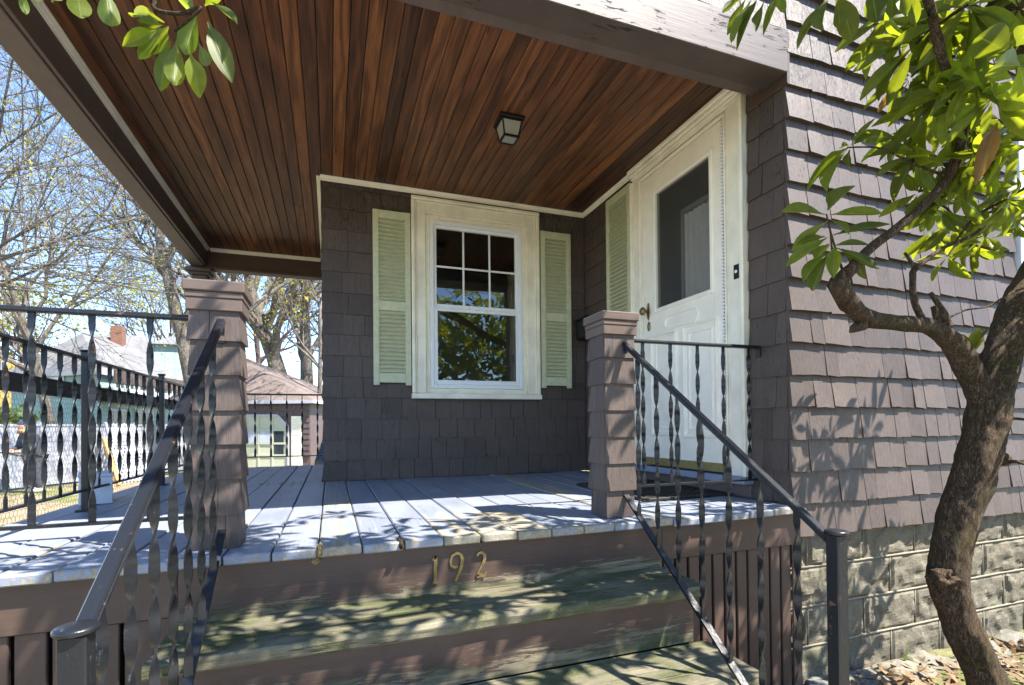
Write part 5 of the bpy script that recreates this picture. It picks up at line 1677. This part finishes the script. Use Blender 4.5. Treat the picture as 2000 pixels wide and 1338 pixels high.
# person working in the yard
pf = atz(78, 957, GZ); pf = pf+Vector((0.15, -0.55, 0))
face = math.radians(-35)
person = thing('person', pf, 'person in dark jacket and blue cap stooping before the white fence', 'person')
def skin_body(name, joints, edges, radii, mat, parent, Mw, root=0, sub=2):
    me = bpy.data.meshes.new(name)
    me.from_pydata(joints, edges, [])
    me.materials.append(mat)
    o = bpy.data.objects.new(name, me)
    link(o, parent, Mw)
    sk = o.modifiers.new('skin', 'SKIN')
    for i, r in enumerate(radii):
        r = r if hasattr(r, '__len__') else (r, r)
        me.skin_vertices[0].data[i].radius = r
        me.skin_vertices[0].data[i].use_root = (i == root)
    sk.use_smooth_shade = True
    ss = o.modifiers.new('sub', 'SUBSURF'); ss.levels = sub; ss.render_levels = sub
    return o
Mp = Matrix.Translation(pf) @ Matrix.Rotation(face, 4, 'Z')
J = [(0, 0, .80), (0, -.04, 1.0), (0, -.10, 1.20), (0, -.14, 1.30),                                  # pelvis, waist, chest, neck base
     (.09, 0, .76), (.11, -.06, .44), (.11, .02, .09), (.115, -.09, .045),                              # right leg
     (-.09, 0, .76), (-.12, .04, .44), (-.13, .12, .09), (-.135, .01, .045),
     (.17, -.12, 1.24), (.22, -.16, 1.0), (.12, -.36, .92), (.08, -.43, .92),                          # right arm forward
     (-.17, -.12, 1.24), (-.24, -.15, 1.0), (-.13, -.36, .93), (-.08, -.43, .93),
     (0, -.17, 1.37), (0, -.20, 1.43)]
E_ = [(0, 1), (1, 2), (2, 3), (0, 4), (4, 5), (5, 6), (6, 7), (0, 8), (8, 9), (9, 10), (10, 11), (2, 12), (12, 13), (13, 14), (14, 15), (2, 16), (16, 17), (17, 18), (18, 19), (3, 20), (20, 21)]
Rr_ = [(.15, .11), (.15, .11), (.17, .12), (.07, .07), .095, .068, .05, .045, .095, .068, .05, .045, .07, .058, .045, .035, .07, .058, .045, .035, .05, .05]
body = skin_body('body', J, E_, Rr_, MT['skin'], person, Mp)
JJ = J[:4]+J[12:15]+J[16:19]
skin_body('jacket', [(0, 0.01, .70), (0, 0, .82), (0, -.04, 1.0), (0, -.10, 1.20), (0, -.145, 1.31)]+J[12:15]+J[16:19], [(0, 1), (1, 2), (2, 3), (3, 4), (3, 5), (5, 6), (6, 7), (3, 8), (8, 9), (9, 10)],
          [(.185, .14), (.18, .14), (.175, .135), (.19, .14), (.10, .09), .088, .075, .058, .088, .075, .058], MT['jacket'], person, Mp, 1)
skin_body('trousers', [(0, 0, .82)]+J[4:7]+J[8:11], [(0, 1), (1, 2), (2, 3), (0, 4), (4, 5), (5, 6)], [(.165, .125), .11, .085, .072, .11, .085, .072], MT['trouser'], person, Mp)
for i in (6, 10):
    a = Vector(J[i]); b_ = Vector(J[i+1])
    mb = MB(); mb.tube([Mp @ (a+Vector((0, .05, -.045))), Mp @ (a+Vector((0, -.05, -.04))), Mp @ (b_+Vector((0, -.06, -.01)))], [.045, .05, .035], 10); obj('shoe', mb, MT['shoe'], person, True)
def ball(c, s_, mat, name, parent, Mw, seed=0, amp=0.0):
    import bmesh
    bm = bmesh.new(); bmesh.ops.create_icosphere(bm, subdivisions=3, radius=1)
    for v in bm.verts:
        k = 1+amp*mnoise.noise(v.co*3+Vector((seed, 0, 0)))
        v.co = Mw @ Vector((c[0]+v.co.x*s_[0]*k, c[1]+v.co.y*s_[1]*k, c[2]+v.co.z*s_[2]*k))
    me = bpy.data.meshes.new(name); bm.to_mesh(me); bm.free()
    me.polygons.foreach_set('use_smooth', [True]*len(me.polygons))
    return obj(name, me, mat, parent)
ball((0, -.225, 1.475), (.075, .092, .11), MT['skin'], 'head', person, Mp)
ball((0, -.325, 1.465), (.014, .022, .022), MT['skin'], 'nose', person, Mp)
ball((0, -.215, 1.52), (.086, .104, .085), MT['cap'], 'cap', person, Mp)
for i in range(2): ball(((-.028, .028)[i], -.306, 1.487), (.009, .006, .006), MT['black'], 'eye', person, Mp)
mb = MB(); mb.tube([Mp @ Vector((.13*math.cos(a), -.16+.10*math.sin(a), 1.345+.02*math.sin(a*3))) for a in [6.2832*k/16 for k in range(17)]], .048, 8, False, jit=.3, seed=2); obj('hood_trim', mb, MT['fur'], person, True)
mb = MB(); mb.tube([Mp @ Vector((.06*math.cos(a), -.19+.06*math.sin(a), 1.375)) for a in [6.2832*k/12 for k in range(13)]], .03, 8, False); obj('collar', mb, MT['lime'], person, True)
for s_ in (15, 19):
    c = Vector(J[s_])
    for k in range(4):
        x = (k-1.5)*.019
        mb = MB(); mb.tube([Mp @ (c+Vector((x, 0, .0))), Mp @ (c+Vector((x, -.04, -.004))), Mp @ (c+Vector((x, -.062, -.028-.004*k))), Mp @ (c+Vector((x, -.050, -.050)))], [.0095, .009, .008, .006], 6); obj('finger', mb, MT['skin'], person, True)
    sg = -1 if s_ == 15 else 1
    mb = MB(); mb.tube([Mp @ (c+Vector((sg*.03, .01, 0))), Mp @ (c+Vector((sg*.045, -.02, -.01))), Mp @ (c+Vector((sg*.035, -.045, -.025)))], [.011, .01, .007], 6); obj('thumb', mb, MT['skin'], person, True)
tw = thing('cut_branches', pf+Vector((0.3, -.3, .8)), 'bundle of thin cut branches held in the hands of the person', 'branches')
mb = MB()
for k in range(9):
    a = Vector((-.35+.02*k, -.45-.01*k, .90+.01*(k % 3))); b_ = Vector((.55+.03*k, -.50+.03*math.sin(k*2), .80+.06*math.cos(k*1.7)))
    mb.tube([Mp @ a, Mp @ ((a+b_)/2+Vector((0, 0, .03))), Mp @ b_], [.008, .006, .003], 5, False)
obj('twigs', mb, MT['barkgrey'], tw)

# ------------------------------------------------------------------ bare spring trees
def bare_tree(label, base, dirs, r0, L0, counts, seed, mat, buds=True, budsz=0.035, upb=0.16, ratio=0.62, group='bare spring trees beyond the porch', budrate=2):
    rr = random.Random(seed)
    t = thing('bare_tree', base, label, 'tree', group)
    trunk = MB(); br = MB(); bd = MB()
    def grow(p, d, L, r, lvl):
        n_ = 6 if lvl < 2 else (4 if lvl < 4 else 3)
        pts = [Vector(p)]; rad = [r]; dd = Vector(d).normalized()
        for k in range(n_):
            dd = dd+Vector((rr.gauss(0, .13 if lvl else .04), rr.gauss(0, .13 if lvl else .04), rr.gauss(0, .10)+upb*(.5 if lvl < 2 else 1)*.35))
            dd.normalize()
            pts.append(pts[-1]+dd*L/n_); rad.append(r*(1-.62*(k+1)/n_))
        (trunk if lvl == 0 else br).tube(pts, rad, (12, 7, 5, 3, 3, 3)[min(lvl, 5)], lvl == 0, jit=.06 if lvl == 0 else 0)
        if lvl < len(counts):
            for k in range(counts[lvl]):
                tpos = rr.uniform(.30, 1.0) if lvl else rr.uniform(.42, 1.0)
                i = min(n_-1, int(tpos*n_)); f = tpos*n_-i
                q = pts[i].lerp(pts[i+1], f)
                rl = rad[i]+(rad[i+1]-rad[i])*f
                dl = (pts[i+1]-pts[i]).normalized()
                a1 = dl.orthogonal().normalized(); a1 = Matrix.Rotation(rr.uniform(0, 6.28), 3, dl) @ a1
                an = rr.uniform(.45, 1.0)
                nd = dl*math.cos(an)+a1*math.sin(an)
                grow(q, nd, L*ratio*rr.uniform(.7, 1.15), max(.0045, rl*.62), lvl+1)
        if buds and lvl >= len(counts)-1:
            for k in range(budrate if lvl == len(counts) else 1):
                q = pts[rr.randrange(1, len(pts))]+Vector((rr.gauss(0, .03), rr.gauss(0, .03), rr.gauss(0, .03)))
                s_ = budsz*rr.uniform(.5, 1.3)
                a = [q+Vector((rr.gauss(0, s_), rr.gauss(0, s_), rr.gauss(0, s_))) for _ in range(4)]
                bd.add(a, [(0, 1, 2), (0, 2, 3), (0, 3, 1)])
    for (d, rs, ls) in dirs:
        grow(Vector(base), Vector(d), L0*ls, r0*rs, 0)
    obj('trunk', trunk, mat, t, True)
    o = obj('branches', br, mat, t, False); o['kind'] = 'stuff'
    if bd.v: o = obj('crown', bd, MT['bud'], t); o['kind'] = 'stuff'
    return t
def gb(u, D): p = at(u, 800, D); return Vector((p.x, p.y, GZ-.05))
bare_tree('tall budding tree with pale leaning trunk just left of the pillar', gb(428, 15), [((-.27, 0, 1), 1, 1), ((-.12, .1, 1), .7, .9)], .26, 8.5, (11, 7, 5, 4), 4, MT['barkgrey'], True, .025, .1, .66)
bare_tree('thick grey tree forking behind the garage roof', gb(592, 23), [((-.19, 0, 1), 1.0, 1.0), ((.02, .1, 1), .8, 1.0), ((.30, 0.1, 1), .55, .8)], .46, 9.5, (8, 6, 5, 3), 12, MT['barkgrey'], True, .035, .12, .6)
bare_tree('bare budding tree whose branches reach over the side railing', gb(-330, 9.5), [((.18, .15, 1), 1, 1)], .13, 7.0, (13, 9, 7, 5), 21, MT['barkgrey'], True, .017, .06, .66)
bare_tree('bare tree with yellow buds behind the white fence', gb(110, 21), [((-.05, 0, 1), 1, 1)], .22, 8.5, (12, 8, 5, 4), 33, MT['barkgrey'], True, .038, .1, .62, budrate=3)
bare_tree('reddish bare tree behind the yellow house', gb(45, 46), [((0, 0, 1), 1, 1)], .3, 9.0, (12, 8, 5, 3), 41, MT['barkdark'], True, .10, .15, .55)
bare_tree('reddish bare tree between the pale green house and the yellow house', gb(115, 52), [((0, 0, 1), 1, 1)], .3, 8.5, (12, 8, 5, 3), 43, MT['barkdark'], False, .1, .15, .55)
bare_tree('slim bare tree seen between garage and house wall', gb(622, 19), [((.03, 0, 1), 1, 1)], .12, 6.5, (9, 6, 4, 3), 52, MT['barkgrey'], True, .045, .12, .6)
bare_tree('bare tree far behind the garage', gb(520, 40), [((0, 0, 1), 1, 1)], .3, 11, (11, 7, 5, 3), 61, MT['barkdark'], False, .07, .12, .6)
bare_tree('bare tree seen past the roof of the pale green house', gb(330, 44), [((0, 0, 1), 1, 1)], .3, 10, (11, 7, 5, 3), 63, MT['barkdark'], True, .07, .12, .6)

# evergreen bush in front of the pale green house
eb = thing('evergreen_bush', gb(20, 19), 'yellowish green evergreen bush behind the white fence at the left edge', 'bush')
cm = MB(); RB = random.Random(3); c0 = gb(15, 19)
for k in range(900):
    q = Vector((RB.gauss(0, .45), RB.gauss(0, .4), RB.uniform(0, 2.3)))
    q.x *= 1-.3*q.z/2.3
    s_ = .09
    a = [c0+q+Vector((RB.gauss(0, s_), RB.gauss(0, s_), RB.gauss(0, s_))) for _ in range(3)]
    cm.add(a, [(0, 1, 2)])
obj('crown', cm, MT['grass'], eb)['kind'] = 'stuff'
obj('trunk', MB().tube([c0, c0+Vector((0, 0, 1.6))], [.06, .03], 7), MT['barkgrey'], eb)

# ------------------------------------------------------------------ neighbouring houses
def quadbox(mb, A, Bp, C, z0, z1):
    Dp = A+C-Bp
    V = [Vector((p.x, p.y, z)) for z in (z0, z1) for p in (A, Bp, C, Dp)]
    mb.convex(V, [(0, 1, 2, 3), (4, 5, 6, 7), (0, 1, 5, 4), (1, 2, 6, 5), (2, 3, 7, 6), (3, 0, 4, 7)])
gh = thing('green_house', gb(190, 25), 'pale green clapboard house with grey hip roof and brick chimney', 'house')
A, Bc = gb(22, 25.5), gb(196, 24.0)
dAB = (Bc-A).normalized(); nAB = Vector((-dAB.y, dAB.x, 0))
if nAB.dot(FW) < 0: nAB = -nAB
C = Bc+(gb(372, 32)-Bc)
ze = at(100, 722, 24.5).z
mb = MB(); quadbox(mb, A, Bc, C, GZ, ze); gwall = obj('wall', mb, MT['teal'], gh)
def inset(p, cpt, k): return p+(p-cpt)*k
cen = (A+C)/2
ov = [inset(p, cen, .05) for p in (A, Bc, C, A+C-Bc)]
r1 = at(160, 650, 27.0); r2 = at(292, 657, 33.0)
mb = MB(); V = [Vector((p.x, p.y, ze)) for p in ov]+[r1, r2]
mb.add(V, [(0, 1, 4), (1, 2, 5, 4), (2, 3, 5), (3, 0, 4, 5), (0, 3, 2, 1)])
gro = obj('roof', mb, MT['greyroof'], gh)
mb = MB()
for a, b_ in ((0, 1), (1, 2)):
    p, q = V[a], V[b_]
    n_ = (q-p).cross(Vector((0, 0, 1))).normalized()*.06
    mb.convex([p+n_, q+n_, q-n_, p-n_, p+n_-Vector((0, 0, .32)), q+n_-Vector((0, 0, .32)), q-n_-Vector((0, 0, .32)), p-n_-Vector((0, 0, .32))], [(0, 1, 2, 3), (4, 5, 6, 7), (0, 1, 5, 4), (1, 2, 6, 5), (2, 3, 7, 6), (3, 0, 4, 7)])
obj('eave_board', mb, MT['whitep'], gro)
cc = at(231, 660, 28.5)
mb = MB(); mb.box(cc.x-.28, cc.x+.28, cc.y-.28, cc.y+.28, cc.z-1.0, at(231, 638, 28.5).z, .01); obj('chimney', mb, MT['brick'], gro)
def wall_rect(u0, v0, u1, v1, P0, P1, out, thick):
    """box on the vertical plane through P0-P1 covering the photo rectangle"""
    d = (P1-P0); d.z = 0; d.normalize(); n_ = Vector((d.y, -d.x, 0))
    if n_.dot(CAMP-P0) < 0: n_ = -n_
    def hit(u, v):
        rdir = FW+RT*((u-1000.0)/F_PX)+UP*((CY_PX-v)/F_PX)
        t = (P0-CAMP).dot(n_)/rdir.dot(n_)
        return CAMP+rdir*t
    a = hit(u0, v1); b_ = hit(u1, v0)
    a0 = Vector((a.x, a.y, 0)); b0 = Vector((b_.x, b_.y, 0))
    V = []
    for z in (a.z, b_.z):
        for p in (a0, b0):
            for k in (out, out-thick):
                q = p+n_*k; V.append(Vector((q.x, q.y, z)))
    mb = MB(); mb.convex(V, [(0, 2, 3, 1), (4, 6, 7, 5), (0, 1, 5, 4), (2, 3, 7, 6), (0, 2, 6, 4), (1, 3, 7, 5)])
    return mb
w_ = obj('window', wall_rect(94, 718, 127, 753, A, Bc, .05, .1), MT['whitep'], gh)
obj('pane', wall_rect(100, 724, 121, 752, A, Bc, .06, .05), MT['palepane'], w_)
w_ = obj('window', wall_rect(215, 800, 250, 838, Bc, C, .05, .1), MT['whitep'], gh)
obj('pane', wall_rect(219, 805, 246, 836, Bc, C, .06, .05), MT['pane'], w_)
w_ = obj('window', wall_rect(262, 800, 298, 836, Bc, C, .05, .1), MT['whitep'], gh)
obj('pane', wall_rect(266, 805, 294, 834, Bc, C, .06, .05), MT['pane'], w_)
obj('balcony_floor', wall_rect(186, 772, 330, 784, Bc, C, .9, .85), MT['whitep'], gh)
for k in range(14):
    u = 190+k*10
    obj('baluster', wall_rect(u, 748, u+3.5, 772, Bc, C, .88, .05), MT['barkdark'], gh)
obj('balcony_rail', wall_rect(186, 744, 330, 748, Bc, C, .9, .1), MT['barkdark'], gh)
d1, d2, d3 = gb(296, 30), gb(352, 30.5), gb(366, 33.5)
zt3 = at(340, 674, 30.5).z
mb = MB(); quadbox(mb, d1, d2, d3, ze, zt3); obj('dormer_wall', mb, MT['teal'], gh)
cen = (d1+d3)/2; ov = [inset(p, cen, .12) for p in (d1, d2, d3, d1+d3-d2)]
apx = Vector((cen.x, cen.y, at(320, 655, 31.5).z))
mb = MB(); mb.add([Vector((p.x, p.y, zt3)) for p in ov]+[apx], [(0, 1, 4), (1, 2, 4), (2, 3, 4), (3, 0, 4), (3, 2, 1, 0)]); obj('dormer_roof', mb, MT['greyroof'], gh)

yh = thing('yellow_house', gb(-10, 42), 'yellow clapboard house at the far left edge', 'house')
ya, yb, yc = gb(-120, 42), gb(30, 42), gb(36, 50)
mb = MB(); quadbox(mb, ya, yb, yc, GZ, at(0, 715, 42).z); obj('wall', mb, MT['yellow'], yh)
g0 = Vector((ya.x, ya.y, at(0, 715, 42).z)); g1 = Vector((yb.x, yb.y, g0.z)); gp = at(-20, 660, 42)
mb = MB(); back = yc-yb
mb.add([g0, g1, gp, g0+back, g1+back, gp+back], [(0, 1, 2), (3, 5, 4), (0, 2, 5, 3), (1, 4, 5, 2), (0, 3, 4, 1)]); obj('gable', mb, MT['yellow'], yh)
ovh = (g1-g0).normalized()*.8
mb = MB(); mb.add([g0-ovh-Vector((0, 0, .5)), gp+Vector((0, 0, .12)), g1+ovh-Vector((0, 0, .5)), g0-ovh+back, gp+back+Vector((0, 0, .12)), g1+ovh+back], [(0, 1, 4, 3), (1, 2, 5, 4)]); obj('roof', mb, MT['greyroof'], yh)
w_ = obj('window', wall_rect(3, 705, 14, 728, ya, yb, .05, .1), MT['whitep'], yh)
obj('pane', wall_rect(5, 707, 12, 727, ya, yb, .06, .05), MT['pane'], yh) if False else obj('pane', wall_rect(5, 707, 12, 727, ya, yb, .06, .05), MT['pane'], w_)

# garage
ga = thing('garage', gb(480, 17), 'small brown shingled garage with pale green panelled door', 'garage')
gA, gB = gb(344, 17.2), gb(606, 17.0)
dG = (gB-gA).normalized(); nG = Vector((-dG.y, dG.x, 0))
if nG.dot(FW) < 0: nG = -nG
gC = gB+nG*5.2
zE = at(560, 784, 17).z
mb = MB(); quadbox(mb, gA, gB, gC, GZ, zE); gw = obj('wall', mb, MT['gsh'], ga)
cen = (gA+gC)/2
ov = [inset(p, cen, .09) for p in (gA, gB, gC, gA+gC-gB)]
zr = zE+.03
rt1 = Vector((at(440, 690, 19.2).x, at(440, 690, 19.2).y, 0)); rt2 = rt1+nG*.8
zA = at(440, 690, 19.6).z
mb = MB(); V = [Vector((p.x, p.y, zr)) for p in ov]+[Vector((rt1.x, rt1.y, zA)), Vector((rt2.x, rt2.y, zA))]
mb.add(V, [(0, 1, 4), (1, 2, 5, 4), (2, 3, 5), (3, 0, 4, 5), (3, 2, 1, 0)]); gr_ = obj('roof', mb, MT['redroof'], ga)
mb = MB()
for a, b_ in ((0, 1), (1, 2)):
    p, q = V[a], V[b_]
    n_ = (q-p).cross(Vector((0, 0, 1))).normalized()*.03
    dzv = Vector((0, 0, .11))
    mb.convex([p+n_, q+n_, q-n_, p-n_, p+n_-dzv, q+n_-dzv, q-n_-dzv, p-n_-dzv], [(0, 1, 2, 3), (4, 5, 6, 7), (0, 1, 5, 4), (1, 2, 6, 5), (2, 3, 7, 6), (3, 0, 4, 7)])
obj('eave_board', mb, MT['whitep'], gr_)
def gpt(u, v, out=0.0):
    rdir = FW+RT*((u-1000.0)/F_PX)+UP*((CY_PX-v)/F_PX)
    t = (gA-CAMP).dot(nG)/rdir.dot(nG)
    return CAMP+rdir*t-nG*out
def gpoly(pts, out, th):
    mb = MB(); n_ = len(pts)
    f = [gpt(u, v, out) for u, v in pts]; b_ = [p+nG*th for p in f]
    mb.convex(f+b_, [tuple(range(n_)), tuple(range(2*n_-1, n_-1, -1))]+[(k, k+n_, (k+1) % n_+n_, (k+1) % n_) for k in range(n_)])
    return mb
GDZ = 925
gd = obj('garage_door', gpoly([(392, 835), (412, 813), (541, 813), (562, 835), (562, GDZ), (392, GDZ)], .02, .06), MT['gdoor'], ga)
for (a, b_) in ((((386, 833), (410, 809)), ((392, 837), (413, 815))), ((409, 809), (413, 815)),):
    pass
tr_ = MB()
def gstrip(p, q, w_, out=.06, th=.05):
    p3, q3 = gpt(*p, out), gpt(*q, out)
    d = (q3-p3).normalized(); s_ = d.cross(nG).normalized()*w_
    tr_.convex([p3-s_, q3-s_, q3+s_, p3+s_, p3-s_+nG*th, q3-s_+nG*th, q3+s_+nG*th, p3+s_+nG*th], [(0, 1, 2, 3), (4, 5, 6, 7), (0, 1, 5, 4), (1, 2, 6, 5), (2, 3, 7, 6), (3, 0, 4, 7)])
gstrip((410, 812), (543, 812), .045); gstrip((543, 812), (564, 834), .045); gstrip((564, 834), (564, GDZ), .03); gstrip((410, 812), (389, 834), .045); gstrip((389, 834), (389, GDZ), .03)
obj('door_trim', tr_, MT['whitep'], gd)
tr_ = MB()
for v in (840, 866, 889): gstrip((393, v), (561, v), .03, .045, .03)
for u in (420, 448, 476, 506, 533): gstrip((u, 815), (u, GDZ), .025, .043, .03)
obj('door_rails', tr_, MT['gdoor'], gd)
for (u0, u1, v0, v1, mtt) in ((480, 503, 842, 864, 'palepane'), (509, 530, 842, 864, 'palepane'), (536, 555, 842, 864, 'pane'), (536, 555, 869, 887, 'pane'), (451, 473, 842, 864, 'palepane'), (423, 445, 842, 864, 'pane')):
    obj('pane', gpoly([(u0, v0), (u1, v0), (u1, v1), (u0, v1)], .035, .01), MT[mtt], gd)
shu = obj('shutter', gpoly([(570, 813), (591, 813), (591, 916), (570, 916)], .05, .04), MT['cream'], ga)
for k in range(26):
    v = 818+k*3.7
    if 850 < v < 854: continue
    obj('slat', gpoly([(572.5, v), (588.5, v), (588.5, v+2.2), (572.5, v+2.2)], .062, .015), MT['cream'], shu)
sm = MB()
for r0_ in range(9):
    for c_ in range(30):
        u0 = 345+c_*9+(4 if r0_ % 2 else 0); v0 = 792+r0_*11
        if u0 > 604 or (386 < u0 < 566 and v0 > 806) : continue
        u1 = min(u0+8.6, 606)
        f = [gpt(u0, v0, .03), gpt(u1, v0, .03), gpt(u1, v0+10.6, .05), gpt(u0, v0+10.6, .05)]
        sm.add(f+[p+nG*.04 for p in f], [(0, 1, 2, 3), (3, 2, 6, 7), (0, 3, 7, 4), (1, 5, 6, 2)])
obj('shingles', sm, MT['gsh'], ga)['kind'] = 'stuff'

# dark car beside the far end of the house
car = thing('parked_car', (0.62, 9.7, GZ), 'dark parked car half hidden behind the house wall', 'car')
Mc = Matrix.Translation((0.62, 9.7, GZ)) @ Matrix.Rotation(math.pi/2, 4, 'Z')
prof = [(-1.95, .25), (-2.0, .55), (-1.9, .74), (-1.25, .86), (-.70, 1.20), (-.2, 1.30), (.75, 1.30), (1.45, .95), (1.95, .88), (2.02, .5), (1.98, .25)]
n_ = len(prof)
V = []
for (wf, zf) in ((-.86, 0), (-.80, 0), (.80, 0), (.86, 0)):
    for (x, z) in prof:
        tuck = .17 if z > 1.0 else (0 if abs(wf) > .83 else .0)
        V.append(Mc @ Vector((x*(1 if abs(wf) < .83 else .985), wf*(1-tuck), z)))
mb = MB()
mb.add(V, [tuple(range(n_)), tuple(range(4*n_-1, 3*n_-1, -1))]+[(r*n_+k, (r+1)*n_+k, (r+1)*n_+(k+1) % n_, r*n_+(k+1) % n_) for r in range(3) for k in range(n_)])
obj('body', mb, MT['carpaint'], car)
def cpoly(pts, name, mat):
    mb = MB(); mb.add([Mc @ Vector(q) for q in pts], [tuple(range(len(pts)))]); return obj(name, mb, mat, car)
cpoly([(-1.24, -.72, .885), (-1.24, .72, .885), (-.72, .62, 1.205), (-.72, -.62, 1.205)], 'windscreen', MT['palepane'])
for s_ in (-1, 1):
    cpoly([(-1.05, s_*.868, .88), (1.25, s_*.868, .92), (.70, s_*.725, 1.24), (-.55, s_*.725, 1.22)], 'side_window', MT['pane'])
for x in (-1.25, 1.25):
    for y in (-.80, .80):
        mb = MB(); mb.tube([Mc @ Vector((x, y-.09, .32)), Mc @ Vector((x, y+.09, .32))], .32, 20); wh = obj('wheel', mb, MT['rubber'], car)
        mb = MB(); mb.tube([Mc @ Vector((x, y-.095, .32)), Mc @ Vector((x, y+.095, .32))], .19, 16); obj('rim', mb, MT['wire'], wh)
for y in (-.6, .6):
    mb = MB(); mb.box(-2.02, -1.93, y-.15, y+.15, .60, .74, .02, Mc); obj('headlight', mb, MT['vinyl'], car)
